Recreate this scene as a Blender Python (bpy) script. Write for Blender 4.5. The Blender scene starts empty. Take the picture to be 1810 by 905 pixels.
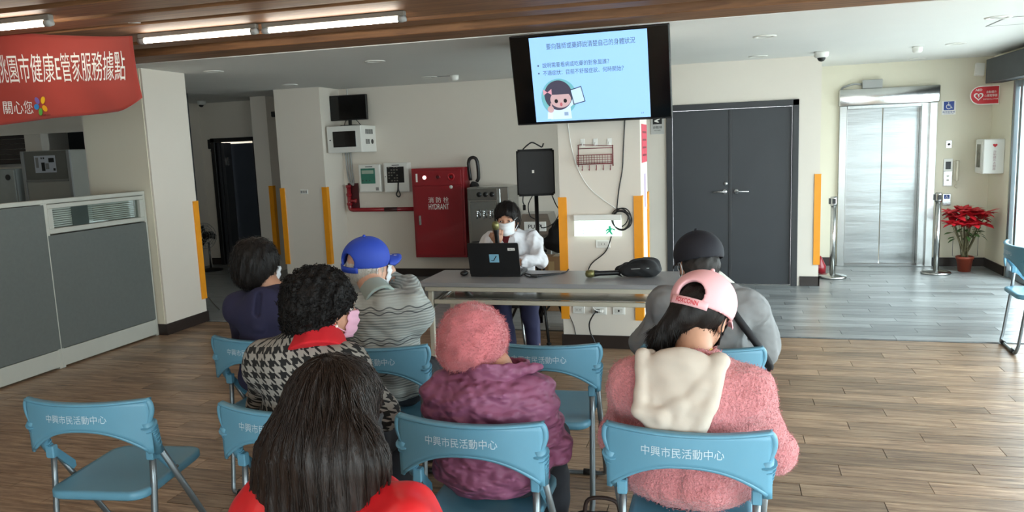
import bpy, bmesh, math, random
import numpy as np
import openvdb
from mathutils import Vector, Matrix, Euler
random.seed(7); PI = math.pi
scene = bpy.context.scene
C = bpy.context.collection

# ------------------------------------------------------------------ camera
FPX, CX, CY = 1360.0, 905.0, 452.5
YAW, PITCH, ROLL = math.radians(15.8), math.radians(8.05), math.radians(2.2)
CAM = Vector((0, 0, 1.63))
_f = Vector((-math.sin(YAW)*math.cos(PITCH), math.cos(YAW)*math.cos(PITCH), -math.sin(PITCH)))
_r0 = Vector((math.cos(YAW), math.sin(YAW), 0)); _u0 = _r0.cross(_f)
_r = _r0*math.cos(ROLL) - _u0*math.sin(ROLL); _u = _u0*math.cos(ROLL) + _r0*math.sin(ROLL)
cd = bpy.data.cameras.new('camera'); cam = bpy.data.objects.new('camera', cd); C.objects.link(cam)
cam.matrix_world = Matrix(((_r.x, _u.x, -_f.x, CAM.x), (_r.y, _u.y, -_f.y, CAM.y), (_r.z, _u.z, -_f.z, CAM.z), (0, 0, 0, 1)))
cd.sensor_width = 36; cd.lens = FPX/1810*36; cd.clip_start = .05; cd.clip_end = 200
scene.camera = cam

# ------------------------------------------------------------------ light
w = bpy.data.worlds.new('world'); scene.world = w; w.use_nodes = True
bg = w.node_tree.nodes['Background']
bg.inputs['Color'].default_value = (.91, .96, 1.0, 1); bg.inputs['Strength'].default_value = 8.5
scene.view_settings.view_transform = 'Standard'; scene.view_settings.look = 'None'
scene.view_settings.gamma = 1; scene.view_settings.use_curve_mapping = False
scene.view_settings.exposure = 0.6
def portal(loc, rot, sx, sy):
    l = bpy.data.lights.new('window_portal', 'AREA'); l.shape = 'RECTANGLE'; l.size = sx; l.size_y = sy
    l.cycles.is_portal = True
    o = bpy.data.objects.new('window_portal', l); C.objects.link(o); o.location = loc; o.rotation_euler = rot
portal((3.1, 3.2, 1.05), (0, PI/2, 0), 2.1, 12.8)        # glass front on the right
portal((.2, -3.1, 1.2), (PI/2, 0, 0), 3.0, 2.4)       # glass doors behind the camera

# ------------------------------------------------------------------ helpers
def at(u, v, Y):
    """point at depth Y seen in the photograph at pixel (u, v)"""
    d = _f + _r*((u-CX)/FPX) + _u*((CY-v)/FPX)
    return CAM + d*(Y/d.y)
def srgb(h):
    if isinstance(h, str):
        h = h.lstrip('#'); v = [int(h[i:i+2], 16)/255 for i in (0, 2, 4)]
    else: v = h
    return tuple(x/12.92 if x <= .04045 else ((x+.055)/1.055)**2.4 for x in v)
MATS = {}
def M(name, col='#888888', rough=.55, metal=0, var=.12, scale=6, bump=0, bscale=80, stretch=(1, 1, 1), spec=.5, emit=0, alpha=1, sheen=0, coat=0):
    if name in MATS: return MATS[name]
    m = bpy.data.materials.new(name); m.use_nodes = True; nt = m.node_tree; b = nt.nodes['Principled BSDF']
    c = srgb(col)
    b.inputs['Roughness'].default_value = rough; b.inputs['Metallic'].default_value = metal
    b.inputs['Specular IOR Level'].default_value = spec
    if sheen: b.inputs['Sheen Weight'].default_value = sheen
    if coat: b.inputs['Coat Weight'].default_value = coat
    tc = nt.nodes.new('ShaderNodeTexCoord'); mp = nt.nodes.new('ShaderNodeMapping'); mp.inputs['Scale'].default_value = stretch
    nt.links.new(tc.outputs['Object'], mp.inputs['Vector'])
    if var:
        n = nt.nodes.new('ShaderNodeTexNoise'); n.inputs['Scale'].default_value = scale; n.inputs['Detail'].default_value = 5
        nt.links.new(mp.outputs[0], n.inputs['Vector'])
        r = nt.nodes.new('ShaderNodeValToRGB')
        r.color_ramp.elements[0].position = .25; r.color_ramp.elements[1].position = .75
        r.color_ramp.elements[0].color = tuple(x*(1-var) for x in c)+(1,); r.color_ramp.elements[1].color = tuple(min(1, x*(1+var)) for x in c)+(1,)
        nt.links.new(n.outputs['Fac'], r.inputs[0]); nt.links.new(r.outputs[0], b.inputs['Base Color'])
    else: b.inputs['Base Color'].default_value = c+(1,)
    if bump:
        n2 = nt.nodes.new('ShaderNodeTexNoise'); n2.inputs['Scale'].default_value = bscale; n2.inputs['Detail'].default_value = 4
        nt.links.new(mp.outputs[0], n2.inputs['Vector'])
        bp = nt.nodes.new('ShaderNodeBump'); bp.inputs['Strength'].default_value = bump; bp.inputs['Distance'].default_value = .01
        nt.links.new(n2.outputs['Fac'], bp.inputs['Height']); nt.links.new(bp.outputs[0], b.inputs['Normal'])
    if emit:
        b.inputs['Emission Color'].default_value = c+(1,); b.inputs['Emission Strength'].default_value = emit
    MATS[name] = m
    return m
def glassmat(name, tint=(.9, .95, .95), refl=.12):
    m = bpy.data.materials.new(name); m.use_nodes = True; nt = m.node_tree; nt.nodes.clear()
    o = nt.nodes.new('ShaderNodeOutputMaterial'); mx = nt.nodes.new('ShaderNodeMixShader'); t = nt.nodes.new('ShaderNodeBsdfTransparent'); g = nt.nodes.new('ShaderNodeBsdfGlossy')
    t.inputs[0].default_value = tint+(1,); g.inputs['Roughness'].default_value = .02; mx.inputs[0].default_value = refl
    nt.links.new(t.outputs[0], mx.inputs[1]); nt.links.new(g.outputs[0], mx.inputs[2]); nt.links.new(mx.outputs[0], o.inputs[0])
    MATS[name] = m; return m

def link(name, me, mat=None, parent=None, smooth=False):
    if mat is not None:
        me.materials.clear(); me.materials.append(MATS[mat] if isinstance(mat, str) else mat)
    if smooth: me.shade_smooth()
    o = bpy.data.objects.new(name, me); C.objects.link(o)
    if parent is not None: o.parent = parent
    return o
def obj(name, bm, mat, parent=None, smooth=False, kind=None):
    me = bpy.data.meshes.new(name); bm.normal_update(); bm.to_mesh(me); bm.free()
    o = link(name, me, mat, parent, smooth)
    if smooth == 'auto': me.shade_smooth()
    if kind: o['kind'] = kind
    return o
def tag(o, label, cat, group=None):
    o['label'] = label; o['category'] = cat
    if group: o['group'] = group
    return o
def thing(name, label, cat, loc=(0, 0, 0), rz=0, group=None):
    o = bpy.data.objects.new(name, None); C.objects.link(o); o.empty_display_size = .05
    o.location = loc; o.rotation_euler = (0, 0, rz); return tag(o, label, cat, group)
def struct(o): o['kind'] = 'structure'; return o
def copy_tree(o, parent=None):
    c = o.copy(); C.objects.link(c); c.parent = parent
    for ch in o.children: copy_tree(ch, c)
    return c
def BM(): return bmesh.new()
def box(bm, lo, hi, bev=0, seg=2, mtx=None):
    """axis box between two corners, bevelled edges"""
    lo = Vector(lo); hi = Vector(hi); c = (lo+hi)/2; s = hi-lo
    m = Matrix.Translation(c) @ Matrix.Diagonal((abs(s.x), abs(s.y), abs(s.z), 1))
    r = bmesh.ops.create_cube(bm, size=1, matrix=m); vs = r['verts']
    if bev:
        es = list({e for v in vs for e in v.link_edges})
        rr = bmesh.ops.bevel(bm, geom=es, offset=bev, segments=seg, affect='EDGES', profile=.5)
        vs = list({v for f in rr['faces'] for v in f.verts} | {v for v in vs if v.is_valid})
        vs = _island(vs)
    if mtx is not None: bmesh.ops.transform(bm, matrix=mtx, verts=vs)
    return vs
def _island(vs):
    seen = set(vs); st = list(vs)
    while st:
        v = st.pop()
        for e in v.link_edges:
            o = e.other_vert(v)
            if o not in seen: seen.add(o); st.append(o)
    return list(seen)
def cyl(bm, a, b, r, r2=None, n=16, cap=True):
    a = Vector(a); b = Vector(b); d = b-a; L = d.length; r2 = r if r2 is None else r2
    q = d.to_track_quat('Z', 'Y').to_matrix().to_4x4()
    return bmesh.ops.create_cone(bm, cap_ends=cap, segments=n, radius1=max(r, 1e-5), radius2=max(r2, 1e-5), depth=L, matrix=Matrix.Translation((a+b)/2) @ q)['verts']
def ball(bm, c, r, u=16, v=10):
    r = (r, r, r) if not hasattr(r, '__len__') else r
    return bmesh.ops.create_uvsphere(bm, u_segments=u, v_segments=v, radius=1, matrix=Matrix.Translation(c) @ Matrix.Diagonal((r[0], r[1], r[2], 1)))['verts']
def smooth_path(pts, n=6):
    """Catmull-Rom through the points"""
    P = [Vector(p) for p in pts]; P = [2*P[0]-P[1]]+P+[2*P[-1]-P[-2]]; out = []
    for i in range(1, len(P)-2):
        for k in range(n):
            t = k/n; a, b, c, d = P[i-1:i+3]
            out.append(.5*((2*b)+(c-a)*t+(2*a-5*b+4*c-d)*t*t+(3*b-a-3*c+d)*t**3))
    out.append(P[-2]); return out
def tube(bm, pts, r, n=8, closed=False, flat=1.0):
    P = [Vector(p) for p in pts]; rings = []; up = None
    for i, p in enumerate(P):
        a = P[(i-1) % len(P)] if closed or i else P[i]; b = P[(i+1) % len(P)] if closed or i < len(P)-1 else P[i]
        t = (b-a); t = t.normalized() if t.length > 1e-9 else Vector((0, 0, 1))
        if up is None: up = t.orthogonal().normalized()
        up = (up - t*up.dot(t)); up = up.normalized() if up.length > 1e-6 else t.orthogonal().normalized()
        s = t.cross(up); rr = r(i/(len(P)-1)) if callable(r) else r
        rings.append([bm.verts.new(p+(up*math.cos(2*PI*k/n)*flat+s*math.sin(2*PI*k/n))*rr) for k in range(n)])
    m = len(P) if closed else len(P)-1
    for i in range(m):
        A, B = rings[i], rings[(i+1) % len(P)]
        for k in range(n): bm.faces.new((A[k], A[(k+1) % n], B[(k+1) % n], B[k]))
    if not closed:
        bm.faces.new(rings[0][::-1]); bm.faces.new(rings[-1])
def lathe(bm, prof, n=24, c=(0, 0, 0)):
    c = Vector(c); rings = [[bm.verts.new(c+Vector((r*math.cos(2*PI*k/n), r*math.sin(2*PI*k/n), z))) for k in range(n)] for r, z in prof]
    for A, B in zip(rings, rings[1:]):
        for k in range(n): bm.faces.new((A[k], A[(k+1) % n], B[(k+1) % n], B[k]))
    bm.faces.new(rings[0][::-1]); bm.faces.new(rings[-1])
def prism(bm, poly, d0, d1, axis='Y'):
    """extrude a 2D outline (x, z) between two depths along an axis"""
    def P(a, b, d): return {'Y': (a, d, b), 'X': (d, a, b), 'Z': (a, b, d)}[axis]
    A = [bm.verts.new(P(a, b, d0)) for a, b in poly]; B = [bm.verts.new(P(a, b, d1)) for a, b in poly]; n = len(poly)
    for i in range(n): bm.faces.new((A[i], A[(i+1) % n], B[(i+1) % n], B[i]))
    bm.faces.new(A[::-1]); bm.faces.new(B); bmesh.ops.recalc_face_normals(bm, faces=bm.faces[:])
def rrect(x0, x1, z0, z1, r, n=5):
    out = []
    for cx, cz, a in ((x1-r, z1-r, 0), (x0+r, z1-r, 90), (x0+r, z0+r, 180), (x1-r, z0+r, 270)):
        for k in range(n+1):
            t = math.radians(a+90*k/n); out.append((cx+r*math.cos(t), cz+r*math.sin(t)))
    return out
def simple(name, mat, parent, lo, hi, bev=0, **k):
    b = BM(); box(b, lo, hi, bev); return obj(name, b, mat, parent, **k)
def text(name, body, mat, parent, w, h, loc, rot=(PI/2, 0, 0), bend=None, bold=0):
    cu = bpy.data.curves.new('t', 'FONT'); cu.body = body; cu.resolution_u = 3; cu.offset = bold if all(ord(ch) < 256 for ch in body) else 0
    o = bpy.data.objects.new('t', cu); C.objects.link(o)
    dg = bpy.context.evaluated_depsgraph_get()
    me = bpy.data.meshes.new_from_object(o.evaluated_get(dg)); bpy.data.objects.remove(o); bpy.data.curves.remove(cu)
    n = len(me.vertices); co = np.empty(n*3, np.float32); me.vertices.foreach_get('co', co); co = co.reshape(-1, 3)
    lo, hi = co.min(0), co.max(0); s = hi-lo; s[s == 0] = 1
    co[:, 0] = ((co[:, 0]-lo[0])/s[0]-.5)*w; co[:, 1] = ((co[:, 1]-lo[1])/s[1]-.5)*h; co[:, 2] = 0
    if bend is not None: co = bend(co)
    me.vertices.foreach_set('co', np.ascontiguousarray(co, np.float32).ravel()); me.update(); me.name = name
    q = link(name, me, mat, parent); q.location = loc; q.rotation_euler = rot; return q

# ------------------------------------------------------------------ signed-distance modelling for bodies, clothes, hair, soft things
def sm(a, b, k):
    h = np.clip(.5+.5*(a-b)/k, 0, 1); return a*(1-h)+b*h-k*h*(1-h)
class SDF:
    def __init__(s, lo, hi, vox=.007):
        s.lo = np.array(lo, np.float32); s.vox = vox; s.n = (np.ceil((np.array(hi)-np.array(lo))/vox)).astype(int)+1
        s.D = np.full(s.n, .1, np.float32); s.ax = [s.lo[i]+np.arange(s.n[i], dtype=np.float32)*vox for i in range(3)]
    def _sl(s, lo, hi):
        i0 = np.clip(np.floor((np.array(lo)-s.lo)/s.vox).astype(int), 0, s.n); i1 = np.clip(np.ceil((np.array(hi)-s.lo)/s.vox).astype(int)+1, 0, s.n)
        sl = tuple(slice(a, b) for a, b in zip(i0, i1))
        X, Y, Z = np.meshgrid(*[s.ax[i][sl[i]] for i in range(3)], indexing='ij', sparse=True)
        return sl, X, Y, Z
    def _put(s, sl, d, k, op):
        if d.size == 0: return
        if op == '+': s.D[sl] = sm(s.D[sl], d, k)
        elif op == '-': s.D[sl] = -sm(-s.D[sl], d, k)
    def cap(s, a, b, ra, rb=None, k=.03, op='+', sc=(1, 1, 1)):
        a = np.array(a, np.float32); b = np.array(b, np.float32); rb = ra if rb is None else rb
        sc = np.array(sc, np.float32); R = max(ra, rb)/sc.min()+k+.03
        sl, X, Y, Z = s._sl(np.minimum(a, b)-R, np.maximum(a, b)+R)
        px, py, pz = (X-a[0])*sc[0], (Y-a[1])*sc[1], (Z-a[2])*sc[2]; ba = (b-a)*sc; L = max(float(ba @ ba), 1e-9)
        t = np.clip((px*ba[0]+py*ba[1]+pz*ba[2])/L, 0, 1)
        d = np.sqrt((px-ba[0]*t)**2+(py-ba[1]*t)**2+(pz-ba[2]*t)**2)-(ra+(rb-ra)*t)
        s._put(sl, d.astype(np.float32), k, op); return s
    def ell(s, c, r, k=.03, op='+', rot=None):
        c = np.array(c, np.float32); r = np.array(r, np.float32); R = r.max()+k+.03
        sl, X, Y, Z = s._sl(c-R, c+R); X = X-c[0]; Y = Y-c[1]; Z = Z-c[2]
        if rot is not None:
            m = np.array(rot, np.float32).T; X, Y, Z = m[0, 0]*X+m[0, 1]*Y+m[0, 2]*Z, m[1, 0]*X+m[1, 1]*Y+m[1, 2]*Z, m[2, 0]*X+m[2, 1]*Y+m[2, 2]*Z
        k0 = np.sqrt((X/r[0])**2+(Y/r[1])**2+(Z/r[2])**2); k1 = np.sqrt((X/r[0]**2)**2+(Y/r[1]**2)**2+(Z/r[2]**2)**2)+1e-6
        s._put(sl, (k0*(k0-1)/k1).astype(np.float32), k, op); return s
    def cylr(s, a, b, ra, rb=None, k=.01, op='+', sc=(1, 1, 1)):
        """flat-ended (tapering) cylinder"""
        a = np.array(a, np.float32); b = np.array(b, np.float32); rb = ra if rb is None else rb; sc = np.array(sc, np.float32)
        R = max(ra, rb)/sc.min()+k+.03; sl, X, Y, Z = s._sl(np.minimum(a, b)-R, np.maximum(a, b)+R); px, py, pz = (X-a[0])*sc[0], (Y-a[1])*sc[1], (Z-a[2])*sc[2]
        ba = (b-a)*sc; L = math.sqrt(float(ba @ ba)); n = ba/L; h = px*n[0]+py*n[1]+pz*n[2]; t = np.clip(h/L, 0, 1)
        rad = np.sqrt(np.maximum((px-n[0]*h)**2+(py-n[1]*h)**2+(pz-n[2]*h)**2, 0))-(ra+(rb-ra)*t)
        s._put(sl, np.maximum(rad, np.abs(h-L/2)-L/2).astype(np.float32), k, op); return s
    def plane(s, p, n, k=.01):
        """cut away everything on the side the normal points to"""
        n = np.array(n, np.float32); n /= np.linalg.norm(n); X, Y, Z = np.meshgrid(*s.ax, indexing='ij', sparse=True)
        d = (X-p[0])*n[0]+(Y-p[1])*n[1]+(Z-p[2])*n[2]; s.D = -sm(-s.D, -d.astype(np.float32), k); return s
    def chain(s, pts, rs, k=.03, **kw):
        for i in range(len(pts)-1): s.cap(pts[i], pts[i+1], rs[i], rs[i+1], k, **kw)
        return s
    def wob(s, scale, amp, seed=0, st=(1, 1, 1), n=5, mask=None):
        rg = np.random.RandomState(seed); X, Y, Z = np.meshgrid(*s.ax, indexing='ij', sparse=True); a = 0
        for i in range(n):
            d = rg.normal(size=3); d /= np.linalg.norm(d); d = d*np.array(st)*2*PI/scale*rg.uniform(.7, 1.4)
            a = a+np.sin((X*d[0]+Y*d[1]+Z*d[2]+rg.uniform(0, 6.28)).astype(np.float32))
        a = a*(amp/math.sqrt(n))
        if mask is not None: a = a*mask(X, Y, Z)
        s.D = (s.D+a).astype(np.float32); return s
    def field(s, fn):
        X, Y, Z = np.meshgrid(*s.ax, indexing='ij', sparse=True); s.D = (s.D+fn(X, Y, Z)).astype(np.float32); return s
    def mesh(s, name):
        D = s.D.copy()
        for sl in ((0,), (-1,)): D[sl[0], :, :] = .1; D[:, sl[0], :] = .1; D[:, :, sl[0]] = .1
        D = np.clip(D, -4*s.vox, 4*s.vox).astype(np.float32)
        g = openvdb.FloatGrid(background=4*s.vox); g.copyFromArray(D, tolerance=0); g.gridClass = openvdb.GridClass.LEVEL_SET
        p, q = g.convertToQuads(0.0)
        p = (np.asarray(p, np.float32)*s.vox+s.lo).astype(np.float32); q = np.asarray(q, np.int32)[:, ::-1]
        me = bpy.data.meshes.new(name); me.vertices.add(len(p)); me.vertices.foreach_set('co', p.ravel())
        me.loops.add(q.size); me.loops.foreach_set('vertex_index', np.ascontiguousarray(q).ravel())
        me.polygons.add(len(q)); me.polygons.foreach_set('loop_start', np.arange(len(q), dtype=np.int32)*4)
        me.update(calc_edges=True); me.validate(); me.shade_smooth(); return me
    def obj(s, name, mat, parent): return link(name, s.mesh(name), mat, parent)
def verts(me):
    co = np.empty(len(me.vertices)*3, np.float32); me.vertices.foreach_get('co', co); return co.reshape(-1, 3)
# ------------------------------------------------------------------ materials of the place
def plankmat(name, a, b, c, rough, spec=.5):
    m = bpy.data.materials.new(name); m.use_nodes = True; nt = m.node_tree; L = nt.links.new; B = nt.nodes['Principled BSDF']
    g = nt.nodes.new('ShaderNodeNewGeometry'); oi = nt.nodes.new('ShaderNodeObjectInfo'); mp = nt.nodes.new('ShaderNodeMapping')
    mp.inputs['Scale'].default_value = (1.1, 13, 1); L(g.outputs['Position'], mp.inputs['Vector'])
    ad = nt.nodes.new('ShaderNodeVectorMath'); ad.operation = 'MULTIPLY_ADD'; ad.inputs[1].default_value = (17, 31, 5)
    cb = nt.nodes.new('ShaderNodeCombineXYZ')
    for i in range(3): L(oi.outputs['Random'], cb.inputs[i])
    L(cb.outputs[0], ad.inputs[0]); L(mp.outputs[0], ad.inputs[2])
    n = nt.nodes.new('ShaderNodeTexNoise'); n.inputs['Scale'].default_value = 3.2; n.inputs['Detail'].default_value = 8; n.inputs['Roughness'].default_value = .68; n.inputs['Distortion'].default_value = .5
    L(ad.outputs[0], n.inputs['Vector'])
    r = nt.nodes.new('ShaderNodeValToRGB'); e = r.color_ramp.elements
    e[0].position = .28; e[0].color = srgb(a)+(1,); e[1].position = .72; e[1].color = srgb(c)+(1,); k = e.new(.48); k.color = srgb(b)+(1,)
    L(n.outputs['Fac'], r.inputs[0])
    hs = nt.nodes.new('ShaderNodeHueSaturation'); mr = nt.nodes.new('ShaderNodeMapRange'); mr.inputs['To Min'].default_value = .66; mr.inputs['To Max'].default_value = 1.22
    L(oi.outputs['Random'], mr.inputs['Value']); L(mr.outputs[0], hs.inputs['Value']); L(r.outputs[0], hs.inputs['Color']); L(hs.outputs[0], B.inputs['Base Color'])
    B.inputs['Roughness'].default_value = rough; B.inputs['Specular IOR Level'].default_value = spec
    bp = nt.nodes.new('ShaderNodeBump'); bp.inputs['Strength'].default_value = .12; bp.inputs['Distance'].default_value = .004; L(n.outputs['Fac'], bp.inputs['Height']); L(bp.outputs[0], B.inputs['Normal'])
    MATS[name] = m; return m
plankmat('brown_plank', '#4f3c2e', '#8f755e', '#bfa588', .36)
plankmat('grey_plank', '#666a6a', '#85898a', '#9ca0a0', .30, .6)
def woodmat(name, a, b, rough=.4):
    m = bpy.data.materials.new(name); m.use_nodes = True; nt = m.node_tree; L = nt.links.new; B = nt.nodes['Principled BSDF']
    g = nt.nodes.new('ShaderNodeNewGeometry'); mp = nt.nodes.new('ShaderNodeMapping'); mp.inputs['Scale'].default_value = (.8, 9, 9); L(g.outputs['Position'], mp.inputs['Vector'])
    n = nt.nodes.new('ShaderNodeTexNoise'); n.inputs['Scale'].default_value = 3; n.inputs['Detail'].default_value = 7; n.inputs['Distortion'].default_value = .8; L(mp.outputs[0], n.inputs['Vector'])
    r = nt.nodes.new('ShaderNodeValToRGB'); r.color_ramp.elements[0].position = .3; r.color_ramp.elements[1].position = .7
    r.color_ramp.elements[0].color = srgb(a)+(1,); r.color_ramp.elements[1].color = srgb(b)+(1,)
    L(n.outputs['Fac'], r.inputs[0]); L(r.outputs[0], B.inputs['Base Color']); B.inputs['Roughness'].default_value = rough; MATS[name] = m
woodmat('ceiling_wood', '#66432a', '#8f6440', .62)
M('wall_paint', '#ddd5c9', .75, var=.025, scale=1.5, bump=.04, bscale=160)
M('wall_cream', '#dcd6c2', .75, var=.03, scale=1.5, bump=.04, bscale=160)
M('ceiling_paint', '#e2e2de', .85, var=.02, scale=1.2)
M('skirting', '#2a201c', .4, var=.1)
M('charcoal_door', '#33363a', .5, var=.06, scale=3)
M('charcoal_frame', '#2b2d30', .45, var=.05)
M('blue_door', '#3a414d', .5, var=.08)
M('orange_guard', '#ee9a16', .45, var=.05, scale=10)
M('steel', '#b0b1af', .24, 1, var=.06, scale=4, stretch=(1, 1, 12), bump=.03, bscale=8)
M('steel_dark', '#8b8d8c', .3, 1, var=.08)
M('chrome', '#d8dadb', .12, 1, var=0)
M('black_plastic', '#141415', .42, var=.1)
M('black_matte', '#0d0d0e', .75, var=.1)
M('white_plastic', '#e6e5df', .4, var=.02)
M('grey_plastic', '#9b9c9a', .5, var=.04)
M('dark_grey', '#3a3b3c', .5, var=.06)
M('aluminium', '#8d9599', .35, .8, var=.04)
M('grout', '#3a322b', .8, var=.15, scale=20)
M('red_paint', '#8e1420', .32, var=.05, coat=.3)
M('white_print', '#eceae4', .6, var=0)
M('black_print', '#111112', .6, var=0)
M('grey_print', '#8d8d8b', .6, var=0)
glassmat('clear_glass'); glassmat('dim_glass', (.78, .83, .82), .10)

# ------------------------------------------------------------------ floors of separate planks
def plank_floor(name, mat, x0, x1, y0, y1, inner, grout_z=-.012, PL=.95, PW=.128, sh=.36):
    base = struct(simple(name, 'grout', None, (x0, y0, -.08), (x1, y1, grout_z)))
    me = bpy.data.meshes.new('plank'); bm = BM(); box(bm, (-PL/2+.0018, -PW/2+.0018, -.011), (PL/2-.0018, PW/2-.0018, 0)); bm.to_mesh(me); bm.free(); me.materials.append(MATS[mat])
    rest = BM(); rows = int((y1-y0)/PW+.5); rng = random.Random(3)
    for j in range(rows):
        yc = y1-(j+.5)*PW
        if yc-PW/2 < y0-.001: continue
        off = (j*sh+rng.uniform(-.03, .03)) % PL; x = x0-PL+off
        while x < x1:
            a, b = max(x, x0), min(x+PL, x1)
            if b-a > .03:
                xc = (a+b)/2; full = b-a > PL-.01
                z = rng.uniform(-.0012, 0)
                if full and inner(xc, yc):
                    o = bpy.data.objects.new('plank', me); C.objects.link(o); o.parent = base; o.location = (xc, yc, z)
                    o.rotation_euler = (rng.uniform(-.002, .002), rng.uniform(-.0006, .0006), 0)
                else: box(rest, (a+.0018, yc-PW/2+.0018, -.011+z), (b-.0018, yc+PW/2-.0018, z))
            x += PL
    obj('planks', rest, mat, base, kind='stuff')
    return base
def seen(x, y):   # the stretch of floor inside the picture
    return y > 1.75 and -.79*y-.45 < x < .36*y+.55 and x > -5.6
plank_floor('floor', 'brown_plank', -9.5, 3.0, -3.2, 6.5, seen)
plank_floor('floor_grey', 'grey_plank', -9.5, 3.0, 6.5, 10.52, lambda x, y: x > -2.2 and x < .36*y+.6)

# ------------------------------------------------------------------ ceilings
CZ = 2.46
c0 = BM(); box(c0, (-9.5, 5.72, CZ), (3.2, 10.7, CZ+.1)); struct(obj('ceiling', c0, 'ceiling_paint'))
b = BM(); box(b, (-9.5, -3.3, 2.66), (3.2, 5.72, 2.76)); wood = struct(obj('ceiling_wood', b, 'ceiling_wood'))
for y0, y1, z in ((5.36, 5.72, 2.466), (5.00, 5.20, 2.50), (4.30, 4.88, 2.50), (3.98, 4.22, 2.50), (3.62, 3.90, 2.50), (2.95, 3.52, 2.50), (2.2, 2.8, 2.50), (1.4, 2.0, 2.5), (.6, 1.2, 2.5), (-.3, .4, 2.5), (-1.3, -.6, 2.5), (-2.4, -1.6, 2.5)):
    b = BM(); box(b, (-9.4, y0, z), (3.1, y1, 2.659), .006, 1); obj('beam', b, 'ceiling_wood', wood)
b = BM(); box(b, (-9.4, 5.34, 2.55), (3.1, 5.36, 2.659)); obj('batten', b, 'ceiling_wood', wood)

# ------------------------------------------------------------------ walls
def wall(name, mat, *boxes):
    b = BM()
    for lo, hi in boxes: box(b, lo, hi)
    return struct(obj(name, b, mat))
HW = 9.25      # wall with the hydrant
DW = 8.87      # wall with the double door
EW = 10.30     # wall with the lift
wall('wall_back', 'wall_paint', ((-5.02, HW, 0), (-1.35, HW+.15, CZ)))
wall('wall_doors', 'wall_paint', ((-1.35, DW, 0), (-.66, DW+.16, CZ)), ((.735, DW, 0), (.955, DW+.16, CZ)), ((-.66, DW, 2.02), (.735, DW+.16, CZ)), ((-1.35, DW+.16, 0), (-1.2, HW+.15, CZ)), ((.82, DW+.16, 0), (.955, EW, CZ)))
wall('wall_lift', 'wall_cream', ((.82, EW, 0), (1.33, EW+.2, CZ)), ((2.36, EW, 0), (3.1, EW+.2, CZ)), ((1.33, EW, 2.0), (2.36, EW+.2, CZ)), ((1.2, EW+.36, 0), (2.5, EW+.42, 2.2)))
wall('wall_right', 'wall_cream', ((2.97, 9.62, 0), (3.12, EW+.2, CZ)), ((2.97, -3.2, 2.13), (3.12, 9.62, 2.7)))
wall('wall_front', 'wall_paint', ((-9.5, -3.2, 0), (-1.3, -3.05, 2.7)), ((1.7, -3.2, 0), (3.1, -3.05, 2.7)), ((-1.3, -3.2, 2.4), (1.7, -3.05, 2.7)))
wall('wall_left', 'wall_paint', ((-9.6, -3.2, 0), (-9.45, 10.7, 2.7)))
# block A and B in the corridor, corridor wall with the blue door
A0, A1 = at(494, 300, 8.75), at(570, 300, 8.75)
wall('wall_block', 'wall_paint', ((A0.x, 8.75, 0), (A1.x+.03, HW+.15, CZ)), ((A0.x, HW+.15, 0), (A0.x+.12, 10.3, CZ)))
B0, B1 = at(452, 300, 9.55), at(479, 300, 9.55)
wall('wall_corridor', 'wall_paint', ((B0.x, 9.55, 0), (B1.x, 10.3, CZ)), ((B1.x-.01, 9.9, 0), (A0.x+.1, 10.3, CZ)))
D0, D1 = at(382, 300, 10.15), at(455, 300, 10.15)
wall('wall_passage', 'wall_paint', ((-9.5, 10.15, 0), (D0.x, 10.3, CZ)), ((D0.x, 10.15, 1.93), (B1.x, 10.3, CZ)), ((D1.x+.02, 10.15, 0), (B1.x, 10.3, CZ)))
W0 = at(361, 300, 10.15)
wall('wall_side', 'wall_paint', ((W0.x-.15, 8.4, 0), (W0.x, 10.15, CZ)))
wall('wall_beyond', 'wall_paint', ((-9.5, 11.6, 0), (-5.5, 11.7, CZ)), ((-9.5, 10.3, CZ), (-5.5, 11.7, CZ+.1)), ((-5.6, 10.3, 0), (-5.5, 11.7, CZ)), ((-9.5, 10.52, -.1), (-5.5, 11.7, -.005)))
# columns
PX0, PX1, PY = -1.285, -.645, 6.0
wall('column_front', 'wall_paint', ((PX0, PY, 0), (PX1, PY+.52, CZ)))
wall('column_side', 'wall_paint', ((-5.80, 5.95, 0), (-5.085, 6.53, CZ)))
wall('column_cream_facing', 'wall_cream', ((-5.78, 5.942, 0), (-5.105, 5.952, CZ)))
# skirtings
def skirt(name, *boxes):
    b = BM()
    for lo, hi in boxes: box(b, lo, hi)
    return struct(obj(name, b, 'skirting'))
SK = .105; t = .012
skirt('baseboard_back', ((-5.02, HW-t, 0), (-1.35, HW, SK)))
skirt('baseboard_doors', ((-1.35, DW-t, 0), (-.69, DW, SK)), ((.765, DW-t, 0), (.955+t, DW, SK)), ((.955, DW-t, 0), (.955+t, EW, SK)))
skirt('baseboard_lift', ((.955, EW-t, 0), (1.30, EW, SK)), ((2.40, EW-t, 0), (2.97, EW, SK)))
skirt('baseboard_right', ((2.97-t, 9.62, 0), (2.97, EW, SK)))
skirt('baseboard_column', ((PX0-t, PY-t, 0), (PX1+t, PY, SK)), ((PX1, PY, 0), (PX1+t, PY+.52, SK)), ((PX0-t, PY, 0), (PX0, PY+.52, SK)))
skirt('baseboard_side_column', ((-5.085, 5.94, 0), (-5.085+t, 6.53+t, SK)), ((-5.8, 5.94-t, 0), (-5.085+t, 5.94, SK)))
skirt('baseboard_corridor', ((A0.x, 8.75-t, 0), (A1.x+.03+t, 8.75, SK)), ((A1.x+.03, 8.75, 0), (A1.x+.03+t, HW, SK)), ((B0.x, 9.55-t, 0), (B1.x+t, 9.55, SK)), ((B1.x, 9.9-t, 0), (A0.x, 9.9, SK)), ((W0.x, 10.15-t, 0), (D0.x-.03, 10.15, SK)))

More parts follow.
